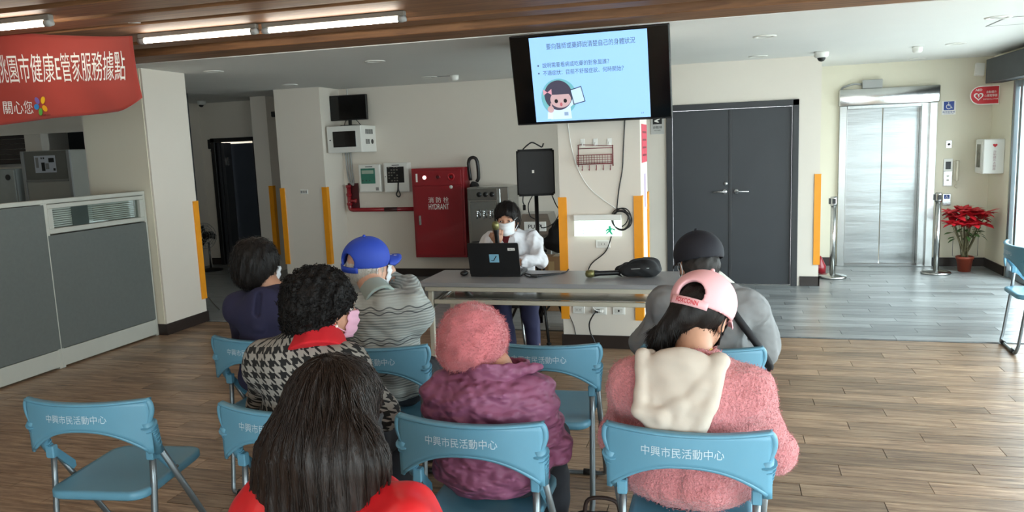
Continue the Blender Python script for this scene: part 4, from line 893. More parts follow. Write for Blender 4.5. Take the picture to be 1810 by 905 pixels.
# ------------------------------------------------------------------ table and what lies on it
TX0, TX1, TY0, TY1, TZ = -2.04, -.24, 4.80, 5.34, .74
tb = thing('folding_table', 'long grey folding table with cream metal legs and under-shelf', 'table', ((TX0+TX1)/2, (TY0+TY1)/2, 0)); tw, td = (TX1-TX0)/2, (TY1-TY0)/2
M('table_grey', '#8f9092', .38, var=.03, scale=3); M('table_cream', '#bcb8a8', .45, var=.04); M('table_shelf', '#a9a9a4', .16, .7, var=.03)
b = BM(); prism(b, rrect(-tw, tw, -td, td, .025), TZ-.028, TZ, 'Z'); bmesh.ops.bevel(b, geom=[e for e in b.edges if abs(e.verts[0].co.z-e.verts[1].co.z) < 1e-4], offset=.004, segments=2, affect='EDGES'); obj('tabletop', b, 'table_grey', tb)
b = BM()
for y in (-td+.03, td-.03): box(b, (-tw+.05, y-.015, TZ-.06), (tw-.05, y+.015, TZ-.0285), .003, 1)
obj('apron', b, 'table_cream', tb)
b = BM(); box(b, (-tw+.16, -td+.08, .615), (tw-.16, td-.10, .622), .002, 1); obj('under_shelf', b, 'table_shelf', tb)
b = BM(); box(b, (-tw+.10, -td+.045, .585), (tw-.10, -td+.075, .615), .004, 1); obj('shelf_rail', b, 'table_cream', tb)
b = BM(); box(b, (-tw+.10, td-.09, .590), (tw-.10, td-.06, .615), .004, 1); obj('shelf_rail', b, 'table_cream', tb)
for sx_ in (-1, 1):
    x = sx_*(tw-.075)
    for y in (-td+.06, td-.06):
        b = BM(); box(b, (x-.018, y-.014, .012), (x+.018, y+.014, TZ-.03), .004, 1); l_ = obj('leg', b, 'table_cream', tb); simple('foot_cap', 'black_plastic', l_, (x-.02, y-.016, 0), (x+.02, y+.016, .014))
        b = BM(); tube(b, [(x-sx_*.01, y, .56), (x-sx_*.16, y, TZ-.05)], .011, 8); tube(b, [(x-sx_*.01, y+.012, .60), (x-sx_*.13, y+.012, TZ-.05)], .007, 6); obj('brace', b, 'steel_dark', tb, True)
    b = BM(); box(b, (x-.014, -td+.06, .18), (x+.014, td-.06, .205), .003, 1); obj('end_stretcher', b, 'table_cream', tb)
lp = thing('laptop', 'open black laptop on the table in front of the presenter, seen from behind', 'laptop', (-1.555, 5.06, TZ), math.radians(3))
simple('base', 'black_plastic', lp, (-.18, -.005, .002), (.18, .24, .022), .005)
kbm = BM()
for i in range(12):
    for j in range(4): box(kbm, (-.16+i*.027, .06+j*.027, .022), (-.137+i*.027, .083+j*.027, .025))
obj('keyboard', kbm, 'dark_grey', lp)
ldm = BM(); prism(ldm, rrect(-.18, .18, 0, .235, .012), -.008, .002); lid = obj('lid', ldm, M('laptop_black', '#131416', .5, var=.2, scale=30), lp); lid.location = (0, -.002, .016); lid.rotation_euler = (math.radians(14), 0, 0)
simple('screen', 'screen_off', lid, (-.165, .002, .02), (.165, .0035, .222))
bn = simple('blue_note', M('note_blue', '#7fb6cf', .7, var=.03), lid, (-.03, -.0095, .095), (.038, -.008, .155)); bn['label'] = 'square pale blue paper note'
b = BM(); prism(b, [(.018, .145), (.024, .143), (.002, .108), (-.018, .108), (-.018, .112), (-.002, .113)], -.0102, -.0094); obj('pen_mark', b, 'black_print', bn)
wl = simple('white_label', 'white_print', lid, (.105, -.0092, .182), (.155, -.008, .20)); text('lettering', 'F8012', 'black_print', wl, .036, .009, (.13, -.0095, .191))
ms = thing('mouse', 'small black mouse on the table left of the laptop', 'mouse', (-1.80, 5.10, TZ)); b = BM(); ball(b, (0, 0, .018), (.028, .045, .018)); obj('body', b, 'black_plastic', ms, True); b = BM(); cyl(b, (-.004, .02, .034), (.004, .02, .034), .008, n=10); obj('wheel', b, 'dark_grey', ms)
b = BM(); tube(b, smooth_path([(-1.37, 5.15, TZ+.008), (-1.30, 5.12, TZ+.006), (-1.2, 5.15, TZ+.006), (-1.1, 5.22, TZ+.006), (-1.08, 5.27, TZ+.02)]), .005, 6); tube(b, smooth_path([(-1.37, 5.13, TZ+.008), (-1.31, 5.03, TZ+.006), (-1.27, 5.05, TZ+.006), (-1.2, 5.10, TZ+.006), (-1.12, 5.2, TZ+.006)]), .005, 6); box(b, (-1.30, 5.03, TZ+.001), (-1.25, 5.05, TZ+.018), .003)
tag(obj('laptop_leads', b, 'black_plastic', None, True), 'black leads lying on the table right of the laptop', 'cable')
def mic(name, label, loc, rot):
    t = thing(name, label, 'microphone', loc); t.rotation_euler = rot
    b = BM(); lathe(b, [(.001, -.11), (.014, -.11), (.016, -.10), (.017, .03), (.022, .06), (.022, .066), (.001, .066)], 18); obj('handle', b, 'black_plastic', t, True)
    b = BM(); lathe(b, [(.001, .066), (.022, .066), (.0265, .085), (.026, .105), (.018, .122), (.001, .126)], 18); obj('mesh_head', b, M('mic_mesh', '#7d7a4e', .4, .6, var=.3, scale=200), t, True)
    return t
mic('microphone', 'microphone lying on the table beside the black bag', (-.80, 5.08, TZ+.0275), (PI/2, 0, math.radians(-75)))
bg_ = thing('soft_bag', 'black soft equipment bag lying on the right part of the table', 'bag', (-.585, 5.12, TZ))
S = SDF((-.22, -.14, -.01), (.22, .14, .16), .006); S.cap((-.06, 0, .045), (.09, .01, .060), .055, .070, .04, sc=(1, .75, 1.15)).ell((.07, 0, .06), (.08, .08, .06), .03).cap((-.13, .03, .04), (-.06, 0, .05), .02, .03, .03).wob(.07, .004, 9).plane((0, 0, .003), (0, 0, -1)); S.obj('body', M('bag_black', '#202123', .8, var=.12), bg_)
b = BM(); tube(b, smooth_path([(-.06, -.03, .08), (-.02, -.05, .115), (.05, -.04, .125), (.10, -.03, .11)]), .008, 6); obj('handle_strap', b, 'bag_black', bg_, True); b = BM(); tube(b, smooth_path([(-.08, -.055, .055), (0, -.085, .065), (.09, -.085, .07)]), .003, 6); obj('zip', b, 'grey_plastic', bg_, True)
b = BM(); tube(b, smooth_path([(-.13, .03, .05), (-.15, .02, .03), (-.13, -.0, .012), (-.10, -.04, .01)]), .009, 6, flat=.4); obj('loose_strap', b, 'bag_black', bg_, True)
# ------------------------------------------------------------------ folding chairs
M('chair_blue', '#5f95ad', .42, var=.04, scale=5, bump=.02, bscale=300); M('chair_tube', '#7d8589', .35, .75, var=.06); M('chair_print', '#c3d6df', .6, var=.15, scale=90)
BT, BW = .785, .242      # height and half width of the backrest
def back_y(x): return -.055*(1-(x/BW)**2)*1.0 + .004
def make_chair():
    t = thing('folding_chair', 'chair', 'chair', (0, 0, 0), 0, 'light blue folding chairs')
    b = BM(); nu, nv = 32, 8; F, R_ = [], []
    for i in range(nu+1):
        x = -BW+2*BW*i/nu; a = abs(x)/BW; top = BT+.004*a*a-.006*(a > .97); bot = BT-.098-.105*a**2.3
        if a > .93: bot = BT-.098-.105*.93**2.3-.012
        f, r = [], []
        for j in range(nv+1):
            z = bot+(top-bot)*j/nv; y = back_y(x)-.018*(z-BT+.1)
            f.append(b.verts.new((x, y+.004, z))); r.append(b.verts.new((x, y-.004, z)))
        F.append(f); R_.append(r)
    for i in range(nu):
        for j in range(nv):
            b.faces.new((F[i][j], F[i][j+1], F[i+1][j+1], F[i+1][j])); b.faces.new((R_[i][j], R_[i+1][j], R_[i+1][j+1], R_[i][j+1]))
        b.faces.new((F[i][0], F[i+1][0], R_[i+1][0], R_[i][0])); b.faces.new((F[i][nv], R_[i][nv], R_[i+1][nv], F[i+1][nv]))
    for i in (0, nu):
        for j in range(nv): b.faces.new((F[i][j], R_[i][j], R_[i][j+1], F[i][j+1]))
    # rolled lip along the top, down both ends and along the arch
    Q = []
    for i in range(nu+1):
        x = -BW+2*BW*i/nu; a = abs(x)/BW; y = back_y(x)+.004; z = BT+.004*a*a; Q.append([b.verts.new((x, y+dy, z+dz)) for dy, dz in ((-.016, -.003), (-.013, .002), (.012, .003), (.014, -.003), (.008, -.007), (-.012, -.008))])
    for A_, B_ in zip(Q, Q[1:]):
        for m_ in range(6): b.faces.new((A_[m_], A_[(m_+1) % 6], B_[(m_+1) % 6], B_[m_]))
    b.faces.new(Q[0][::-1]); b.faces.new(Q[-1])
    tube(b, [((-BW+2*BW*i/nu)*.93, back_y((-BW+2*BW*i/nu)*.93)+.002, BT-.098-.105*(abs(-BW+2*BW*i/nu)/BW*.93)**2.3) for i in range(nu+1)], .007, 6)
    for s in (-1, 1): tube(b, smooth_path([(s*(BW-.012), .004, BT+.001), (s*(BW+.001), .006, BT-.012), (s*(BW+.003), .008, BT-.045), (s*(BW-.012), .006, BT-.085)], 4), .011, 8)
    bmesh.ops.recalc_face_normals(b, faces=b.faces[:])
    bk = obj('backrest', b, 'chair_blue', t, True)
    text('lettering', '中興市民活動中心', 'chair_print', bk, .238, .031, (0, 0, 0), (0, 0, 0), lambda co: np.stack([co[:, 0]-.012, np.array([back_y(x-.012)-.0065-.018*.06 for x in co[:, 0]]), co[:, 1]+BT-.055], 1), bold=.012)
    for s in (-1, 1):   # sleeve with its moulded ribs
        b = BM(); tube(b, [(s*.226, .006, BT-.08), (s*.224, .03, BT-.15), (s*.222, .065, BT-.215)], lambda q: .022-.004*q, 10); sl_ = obj('sleeve', b, 'chair_blue', t, True)
        a_, b_ = Vector((s*.226, .006, BT-.08)), Vector((s*.222, .065, BT-.215)); ax_ = (b_-a_).normalized()
        for k in range(6):
            c_ = a_+(b_-a_)*(.10+k*.13); b = BM(); cyl(b, c_-ax_*.0025, c_+ax_*.0025, .031-.0022*k, n=14); obj('rib', b, 'chair_blue', sl_)
    # one bent tube: backrest, down to the front of the floor, and back up
    P = []
    for s in (-1, 1):
        leg = [(s*.224, .02, BT-.13), (s*.2145, .42, .046), (s*.212, .435, .03), (s*.203, .444, .017), (s*.185, .448, .013)]
        P += leg if s < 0 else leg[::-1]
    b = BM(); tube(b, P, .0125, 10, flat=.85); obj('front_frame', b, 'chair_tube', t, True)
    P = []
    for s in (-1, 1):
        leg = [(s*.200, .055, .575), (s*.200, .045, .45), (s*.198, .0, .07), (s*.194, -.01, .032), (s*.186, -.014, .018), (s*.17, -.015, .013)]
        P += leg if s < 0 else leg[::-1]
    b = BM(); tube(b, P, .0125, 10, flat=.85); obj('rear_frame', b, 'chair_tube', t, True)
    for s in (-1, 1):
        b = BM(); q = [(.035, .595), (.058, .598), (.078, .572), (.165, .485), (.168, .462), (.152, .455), (.07, .54), (.035, .55)]; prism(b, q, s*.209-.006, s*.209+.006, 'X'); k_ = obj('bracket', b, 'chair_blue', t)
        box_ = BM(); box(box_, (s*.2-.015, .034, .545), (s*.2+.015, .064, .592), .004, 1); obj('bracket_clip', box_, 'chair_blue', k_)
        for y, z in ((.07, .575), (.115, .53), (.17, .465)):
            b = BM(); cyl(b, (s*.216, y, z), (s*.2215, y, z), .006, n=10); obj('screw', b, 'chrome', k_)
        for y in (.448, -.015):
            b = BM(); tube(b, [(s*.10, y, .013), (s*.16, y, .013)], .0165 if y < 0 else .0165, 8); o = obj('floor_pad', b, 'black_plastic', t, True)
            o.location.z = .004
    # seat: rounded, slightly dished, thick rim
    pts = rrect(-.195, .195, -.02, .415, .06, 6); b = BM()
    def sz(x, y): return .445+.012*(y-.2)-.010*(1-(x/.2)**2)*(1-((y-.2)/.23)**2)
    n = len(pts); rings = []
    for k, (sc, dz) in enumerate(((.96, -.034), (1.0, -.026), (1.0, -.006), (.975, .0), (.90, -.001), (.6, -.001), (.3, -.001))):
        rings.append([b.verts.new((x*sc, .2+(y-.2)*sc, sz(x*sc, .2+(y-.2)*sc)+dz)) for x, y in pts])
    for A, B in zip(rings, rings[1:]):
        for i in range(n): b.faces.new((A[i], A[(i+1) % n], B[(i+1) % n], B[i]))
    b.faces.new(rings[-1]); b.faces.new(rings[0][::-1]); bmesh.ops.recalc_face_normals(b, faces=b.faces[:]); obj('seat', b, 'chair_blue', t, True)
    return t
proto = make_chair(); first = [True]
CHAIRS = {}
def chair(key, x, y, deg, label):
    o = proto if first[0] else copy_tree(proto); first[0] = False
    o.location = (x, y, 0); o.rotation_euler = (0, 0, math.radians(deg)); o['label'] = label; CHAIRS[key] = (x, y, math.radians(deg)); return o
chair('left', -2.23, 2.16, 8, 'empty light blue folding chair at the far left, nearest to the partition')
chair('navy', -2.13, 3.06, -2, 'light blue folding chair under the person in the navy hooded top')
chair('gray', -1.50, 3.00, 10, 'light blue folding chair under the person in the blue cap')
chair('empty', -.765, 3.14, 3, 'empty light blue folding chair in the row before the table')
chair('cap', -.10, 3.17, 3, 'light blue folding chair under the person in the dark cap')
chair('hound', -1.46, 2.19, -3, 'light blue folding chair under the person in the houndstooth jacket')
chair('purple', -.785, 2.195, 0, 'light blue folding chair under the person in the purple coat')
chair('pink', -.115, 2.235, 0, 'light blue folding chair under the person in the pink fleece')
chair('right', 2.03, 6.36, -93, 'empty light blue folding chair at the right edge facing the glass front')
chair('long', -.83, 1.20, 0, 'light blue folding chair under the person with long dark hair')
# ------------------------------------------------------------------ people
M('skin', '#b98a70', .55, var=.06, scale=20); M('skin_fair', '#c99c84', .55, var=.06, scale=20); M('hair_black', '#15110f', .5, spec=.25, var=.3, scale=30, stretch=(6, 6, 1), bump=.25, bscale=60); M('hair_white', '#b9b3aa', .55, var=.15, scale=40, stretch=(6, 6, 1), bump=.3, bscale=60)
M('mask_white', '#dfe3e6', .7, var=.03); M('eye_white', '#e6e2dc', .3, var=0); M('eye_dark', '#1a1210', .2, var=0); M('lips', '#9a5a52', .5, var=.05)
M('trouser_dark', '#1d1f26', .85, var=.1); M('shoe_black', '#17181a', .5, var=.1)
def J(rz=0, **k):
    """default seated joints, facing +Y, origin on the floor under the hips"""
    d = dict(pel=(0, 0, .55), waist=(0, -.03, .70), chest=(0, -.02, .87), neck=(0, .0, .99), head=(0, .04, 1.12), yaw=0, pitch=0, roll=0, sw=.165, sz=.945,
             elL=(-.25, .07, .70), elR=(.25, .07, .70), wrL=(-.11, .27, .61), wrR=(.11, .27, .61), knL=(-.11, .42, .50), knR=(.11, .42, .50), anL=(-.11, .43, .09), anR=(.11, .43, .09), girth=1.0)
    d.update(k); return d
def V(a): return np.array(a, np.float32)
def headrot(j): return np.array(Euler((j['pitch'], j['roll'], j['yaw']), 'XYZ').to_matrix(), np.float32)
def hp(j, p): return V(j['head'])+headrot(j) @ V(p)
def hand(S, wr, dirv, side, up=(0, 0, 1), curl=.5, r=1.0):
    """palm, four unequal bent fingers and a thumb leaving the side of the palm"""
    d = V(dirv); d /= np.linalg.norm(d); u = V(up); u = u-d*(u @ d); u /= np.linalg.norm(u); s = np.cross(d, u)*side
    w = V(wr); pc = w+d*.05
    S.cap(w, w+d*.035, .026, .03, .015); S.ell(pc, (.040, .040, .040), .012); S.cap(w+d*.03-s*.022, w+d*.085-s*.026, .015, .013, .012); S.cap(w+d*.03+s*.018, w+d*.085+s*.024, .017, .014, .012)
    for i, (o, L) in enumerate(((-.030, .062), (-.010, .074), (.010, .080), (.030, .070))):
        b0 = w+d*.085+s*o; m1 = b0+d*L*.45-u*L*.45*curl*.6; m2 = m1+d*L*.30*(1-curl*.9)-u*L*.40*curl; m3 = m2-d*L*.22*(curl*1.2-.5)-u*L*.25*curl
        S.chain([b0, m1, m2, m3], [.0105, .0095, .0088, .008], .006)
    t0 = w+d*.03+s*.03; S.chain([t0, t0+d*.03+s*.022-u*.01, t0+d*.058+s*.018-u*.03], [.013, .011, .009], .008)
def body(t, j, mat, vox=.008, hands=('L', 'R'), hd=None):
    lo, hi = (-.42, -.25, -.0), (.42, .75, 1.42)
    S = SDF(lo, hi, vox); R = headrot(j); h = lambda p: hp(j, p)
    n, ch, wa, pe = V(j['neck']), V(j['chest']), V(j['waist']), V(j['pel'])
    S.ell(pe, (.145, .11, .09), .04); S.cap(pe, wa, .10, .095, .05, sc=(.8, 1, 1)); S.cap(wa, ch, .10, .105, .05, sc=(.78, 1, 1)); S.cap(ch, n-V((0, 0, .05)), .09, .05, .05)
    for sd, s in (('L', -1), ('R', 1)):
        sh = V((s*j['sw'], ch[1], j['sz'])); S.cap(n-V((0, 0, .05)), sh, .045, .045, .04); S.cap(sh, j['el'+sd], .042, .034, .02); S.cap(j['el'+sd], j['wr'+sd], .034, .024, .015)
        hip = pe+V((s*.085, .02, -.02)); S.cap(hip, j['kn'+sd], .07, .052, .03); S.cap(j['kn'+sd], j['an'+sd], .05, .035, .02); S.cap(j['an'+sd], V(j['an'+sd])+V((0, .13, -.05)), .035, .03, .02)
        dv = (hd or {}).get(sd) or dict(d=V(j['wr'+sd])-V(j['el'+sd]), curl=.5, up=(0, 0, 1)); hand(S, j['wr'+sd], dv['d'], 1 if sd == 'R' else -1, dv.get('up', (0, 0, 1)), dv.get('curl', .5))
    S.cap(h((0, -.03, -.03)), n, .052, .06, .03)
    S.ell(h((0, -.012, .028)), (.078, .096, .092), .02, rot=R); S.ell(h((0, .028, -.035)), (.064, .066, .078), .03, rot=R); S.ell(h((0, .055, -.085)), (.032, .03, .025), .025, rot=R)
    S.cap(h((0, .090, .015)), h((0, .108, -.022)), .008, .013, .012); S.ell(h((0, .088, .022)), (.05, .012, .010), .014, rot=R)
    for s in (-1, 1):
        S.ell(h((s*.033, .088, .005)), (.015, .012, .009), .008, op='-', rot=R); S.ell(h((s*.079, -.006, -.012)), (.011, .021, .032), .008, rot=R); S.ell(h((s*.087, .004, -.008)), (.006, .010, .016), .006, op='-', rot=R)
    S.cap(h((-.02, .089, -.058)), h((.02, .089, -.058)), .006, .006, .006)
    o = S.obj('body', mat, t); bmq = BM()
    for s in (-1, 1):
        b = BM(); ball(b, h((s*.033, .079, .004)), .0108, 12, 8); e = obj('eye', b, 'eye_white', o, True); b = BM(); ball(b, h((s*.033, .0885, .004)), (.0062, .0045, .0062), 10, 6); obj('eye_iris', b, 'eye_dark', o, True); b = BM(); ball(b, h((s*.033, .0785, .0098)), (.0125, .0115, .0105), 12, 8); obj('eyelid', b, mat, o, True)
        b = BM(); tube(b, [h((s*.014, .092, .026)), h((s*.032, .091, .031)), h((s*.052, .08, .026))], .0035, 6); obj('eyebrow', b, 'hair_black', o, True)
    b = BM(); tube(b, smooth_path([h((-.022, .091, -.058)), h((-.008, .097, -.055)), h((.008, .097, -.055)), h((.022, .091, -.058))]), lambda q: .003+.003*math.sin(PI*q), 6); obj('mouth', b, 'lips', o, True); bmq.free()
    return o
def torso_sdf(j, vox=.007, gr=1.0, arm=1.0, hem=.50, loose=0, extra=.0):
    S = SDF((-.44, -.30, .36), (.44, .55, 1.22), vox); n, ch, wa, pe = V(j['neck']), V(j['chest']), V(j['waist']), V(j['pel']); g = gr
    S.ell(pe+V((0, -.01, .02)), (.185*g, .15*g, .11), .06); S.ell(wa, (.172*g, .135*g, .13), .06); S.ell(ch+V((0, 0, .0)), (.178*g, .130*g, .14), .06)
    S.cap(ch+V((0, 0, .02)), n-V((0, 0, .045)), .10, .06, .05)
    for sd, s in (('L', -1), ('R', 1)):
        sh = V((s*j['sw'], ch[1], j['sz'])); S.cap(n-V((0, .01, .055)), sh, .055*arm, .064*arm, .05); S.ell(sh+V((0, -.01, -.03)), (.075*arm, .075*arm, .07), .04)
        S.cap(sh, j['el'+sd], .066*arm, .056*arm, .03); e, w = V(j['el'+sd]), V(j['wr'+sd]); S.cap(e, e+(w-e)*.93, .055*arm, .038*arm, .025)
        S.cap(e+(w-e)*.93, e+(w-e)*1.06, .036, .036, .005, op='-')
    S.plane((0, 0, hem), (0, 0, -1), .02)
    return S
def neckhole(S, j, r=.055, up=.12): n = V(j['neck']); d = hp(j, (0, -.03, -.03))-n; d /= np.linalg.norm(d); S.cap(n+d*.0, n+d*up, r, r, .012, op='-'); return S
def trousers(t, j, mat='trouser_dark', shoe='shoe_black', vox=.010):
    S = SDF((-.30, -.2, .05), (.30, .62, .72), vox); pe = V(j['pel']); S.ell(pe, (.165, .13, .10), .04)
    for sd, s in (('L', -1), ('R', 1)):
        hip = pe+V((s*.085, .02, -.02)); S.cap(hip, j['kn'+sd], .088, .068, .03); S.cap(j['kn'+sd], V(j['an'+sd])+V((0, 0, .03)), .066, .055, .02)
    S.wob(.12, .004, 4); S.plane((0, 0, .075), (0, 0, -1)); S.obj('trousers', mat, t)
    for sd in 'LR':
        a = V(j['an'+sd]); b = SDF(a+V((-.08, -.1, -.095)), a+V((.08, .23, .07)), .008); b.cap(a+V((0, -.03, -.045)), a+V((0, .14, -.055)), .042, .034, .02).cap(a, a+V((0, -.01, -.05)), .042, .045, .02).plane((0, 0, a[2]-.088), (0, 0, -1)); o = b.obj('shoe', shoe, t)
def cap_hat(t, j, mat, brim_dir=1, badge=None, opening=True, strap_mat=None, lift=.0, wid=1.0, tilt=.0):
    """baseball cap: crown cut by a plane, arched rear opening with a strap, curved peak"""
    R = headrot(j); h = lambda p: hp(j, p); c = h((0, -.012, .03)); ctr = V(c); S = SDF(ctr-.19, ctr+.19, .006); z0 = .018+lift
    S.ell(h((0, -.014, .042+lift)), (.098*wid, .116*wid, .104), .02, rot=R); S.ell(h((0, -.014, .026)), (.086*wid, .102*wid, .096), .008, op='-', rot=R)
    S.plane(h((0, 0, z0-.01)), R @ V((0, tilt, -1)), .004)
    if opening: S.ell(h((0, -.115, z0+.028)), (.043, .05, .040), .006, op='-', rot=R)
    o = S.obj('cap_crown', mat, t)
    if opening:
        b = BM(); A = [math.radians(-36+6*k) for k in range(13)]; Q = [[b.verts.new(h(((.098*wid+o)*math.sin(q), -.014-(.116*wid+o)*math.cos(q), z0+dz))) for o, dz in ((-.004, -.016), (.004, -.016), (.004, .010), (-.004, .010))] for q in A]
        for X_, Y_ in zip(Q, Q[1:]):
            for m_ in range(4): b.faces.new((X_[m_], X_[(m_+1) % 4], Y_[(m_+1) % 4], Y_[m_]))
        b.faces.new(Q[0][::-1]); b.faces.new(Q[-1]); bmesh.ops.recalc_face_normals(b, faces=b.faces[:]); obj('cap_strap', b, strap_mat or mat, t, True)
    b = BM(); G = []; n = 14   # peak: curved plate with thickness
    for i in range(n+1):
        u = -1+2*i/n; row = []
        for k in range(5):
            v = k/4; x = u*.080*(1-.08*v*v); y = .085*math.sqrt(max(0, 1-(u*.72)**2))+v*.105*math.sqrt(max(0, 1-(u*.93)**2)); z = z0+.012-.020*u*u-.018*v; row.append((x, y, z))
        G.append(row)
    T = [[b.verts.new(h((x, y, z+.004))) for x, y, z in r] for r in G]; B = [[b.verts.new(h((x, y, z-.003))) for x, y, z in r] for r in G]
    for i in range(n):
        for k in range(4): b.faces.new((T[i][k], T[i+1][k], T[i+1][k+1], T[i][k+1])); b.faces.new((B[i][k], B[i][k+1], B[i+1][k+1], B[i+1][k]))
        b.faces.new((T[i][0], B[i][0], B[i+1][0], T[i+1][0])); b.faces.new((T[i][4], T[i+1][4], B[i+1][4], B[i][4]))
    for i in (0, n):
        for k in range(4): b.faces.new((T[i][k], T[i][k+1], B[i][k+1], B[i][k]))
    bmesh.ops.recalc_face_normals(b, faces=b.faces[:]); obj('cap_peak', b, mat, t, True)
    b = BM(); ball(b, h((0, -.014, .148+lift)), .008, 10, 6); obj('cap_button', b, mat, t, True)
    return o
def mask(t, j, mat='mask_white', loops=True):
    h = lambda p: hp(j, p); b = BM(); G = []; n, m = 16, 10
    for i in range(n+1):
        u = -1+2*i/n; row = []
        for k in range(m+1):
            v = k/m; z = -.010-.098*v; a = u*1.15; bulge = 1+.10*math.sin(PI*v)*(1-abs(u)); rx = .073-.012*v; x = rx*math.sin(a)*1.02; y = .018+.098*math.cos(a)*bulge-.02*v*v; z += .012*abs(u)-.0
            row.append(b.verts.new(h((x, y+.004*math.sin(v*19), z))))
        G.append(row)
    for i in range(n):
        for k in range(m): b.faces.new((G[i][k], G[i+1][k], G[i+1][k+1], G[i][k+1]))
    bmesh.ops.recalc_face_normals(b, faces=b.faces[:]); o = obj('face_mask', b, mat, t, True); sd = o.modifiers.new('thick', 'SOLIDIFY'); sd.thickness = .003; sd.offset = 1
    if loops:
        for s in (-1, 1):
            b = BM(); tube(b, smooth_path([h((s*.068, .055, .005)), h((s*.082, .02, .018)), h((s*.088, -.018, .006)), h((s*.086, -.022, -.025)), h((s*.078, .01, -.05)), h((s*.064, .05, -.075))]), .0022, 6); obj('ear_loop', b, mat, o, True)
    return o
def strands(name, mat, parent, n, path, r=.0016, seed=1, sides=3, seg=None):
    rg = random.Random(seed); b = BM()
    for i in range(n): tube(b, path(rg), lambda q: r*(1.05-q*.75), sides)
    o = obj(name, b, mat, parent, True); return o
def puff(t, me, name, mat, n, L, seed, droop=.3, w=.0012, sel=None, lay=1.0, mess=.5):
    """short fibres standing on a surface, one mesh"""
    rg = np.random.RandomState(seed); co = verts(me); nr = np.empty(len(co)*3, np.float32); me.vertices.foreach_get('normal', nr); nr = nr.reshape(-1, 3)
    idx = np.arange(len(co)) if sel is None else np.where(sel(co))[0]; idx = idx[rg.randint(0, len(idx), n)]
    p = co[idx]+rg.normal(0, .003, (n, 3)); d = nr[idx]*lay+rg.normal(0, mess, (n, 3)); d[:, 2] -= droop; d -= nr[idx]*((d*nr[idx]).sum(1)*(1-lay))[:, None]; d += nr[idx]*.12; d /= np.linalg.norm(d, axis=1)[:, None]; l = L*rg.uniform(.6, 1.3, (n, 1))
    s = np.cross(d, rg.normal(size=(n, 3))); s /= np.linalg.norm(s, axis=1)[:, None]; q = np.cross(d, s); bend = rg.normal(0, .7*mess, (n, 3))*l
    V_ = np.stack([p+s*w, p-s*w*.5+q*w*.87, p-s*w*.5-q*w*.87, p+d*l*.6+bend*.3+s*w*.6, p+d*l+bend], 1).reshape(-1, 3)
    base = (np.arange(n)*5)[:, None]; F_ = np.concatenate([base+np.array([[0, 1, 3]]), base+np.array([[1, 2, 3]]), base+np.array([[2, 0, 3]]), base+np.array([[0, 1, 4]]), base+np.array([[1, 2, 4]]), base+np.array([[2, 0, 4]])])
    m2 = bpy.data.meshes.new(name); m2.from_pydata(V_.tolist(), [], F_.tolist()); o = link(name, m2, mat, t); o['kind'] = 'stuff'; return o
def uv_cyl(me, c=(0, .05), r=.19, f=lambda u, v: (u, v)):
    co = verts(me); u = np.arctan2(co[:, 0]-c[0], -(co[:, 1]-c[1]))*r; uv = np.stack(f(u, co[:, 2]), 1); li = np.empty(len(me.loops), np.int32); me.loops.foreach_get('vertex_index', li)
    l = me.uv_layers.new(name='UVMap'); l.data.foreach_set('uv', np.ascontiguousarray(uv[li], np.float32).ravel())
def place(key, dy=.185, dx=0): x, y, a = CHAIRS[key]; return (x+dx*math.cos(a)-dy*math.sin(a), y+dy*math.cos(a)+dx*math.sin(a), 0), a
def local(loc, rz, u, v, Y):
    """photo pixel at depth Y in a person's own coordinates"""
    p = at(u, v, Y)-Vector(loc); c, s = math.cos(-rz), math.sin(-rz); return (p.x*c-p.y*s, p.x*s+p.y*c, p.z)
GP = 'people seated in rows before the table'
R_ = math.radians

# pattern materials -------------------------------------------------
def nodemat(name, rough=.85):
    m = bpy.data.materials.new(name); m.use_nodes = True; MATS[name] = m; nt = m.node_tree; B = nt.nodes['Principled BSDF']; B.inputs['Roughness'].default_value = rough; return nt, B
def mth(nt, op, a, b=None):
    n = nt.nodes.new('ShaderNodeMath'); n.operation = op
    for i, x in enumerate((a, b)):
        if x is None: continue
        if isinstance(x, (int, float)): n.inputs[i].default_value = x
        else: nt.links.new(x, n.inputs[i])
    return n.outputs[0]
nt, B = nodemat('houndstooth'); tc = nt.nodes.new('ShaderNodeTexCoord'); sp = nt.nodes.new('ShaderNodeSeparateXYZ'); nt.links.new(tc.outputs['UV'], sp.inputs[0])
U_, V_ = mth(nt, 'DIVIDE', sp.outputs[0], .0205), mth(nt, 'DIVIDE', sp.outputs[1], .0205)
wa_ = mth(nt, 'LESS_THAN', mth(nt, 'FLOORED_MODULO', U_, 2), 1); we_ = mth(nt, 'LESS_THAN', mth(nt, 'FLOORED_MODULO', V_, 2), 1); tw_ = mth(nt, 'LESS_THAN', mth(nt, 'FLOORED_MODULO', mth(nt, 'MULTIPLY', mth(nt, 'ADD', U_, V_), 2), 2), 1)
mx = mth(nt, 'ADD', mth(nt, 'MULTIPLY', wa_, tw_), mth(nt, 'MULTIPLY', we_, mth(nt, 'SUBTRACT', 1, tw_)))
rp_ = nt.nodes.new('ShaderNodeValToRGB'); rp_.color_ramp.elements[0].color = srgb('#0f0f10')+(1,); rp_.color_ramp.elements[1].color = srgb('#8d8982')+(1,); nt.links.new(mx, rp_.inputs[0]); nt.links.new(rp_.outputs[0], B.inputs['Base Color'])
nt, B = nodemat('striped_knit'); tc = nt.nodes.new('ShaderNodeTexCoord'); sp = nt.nodes.new('ShaderNodeSeparateXYZ'); nt.links.new(tc.outputs['Object'], sp.inputs[0]); nz = nt.nodes.new('ShaderNodeTexNoise'); nz.inputs['Scale'].default_value = 9; nt.links.new(tc.outputs['Object'], nz.inputs['Vector'])
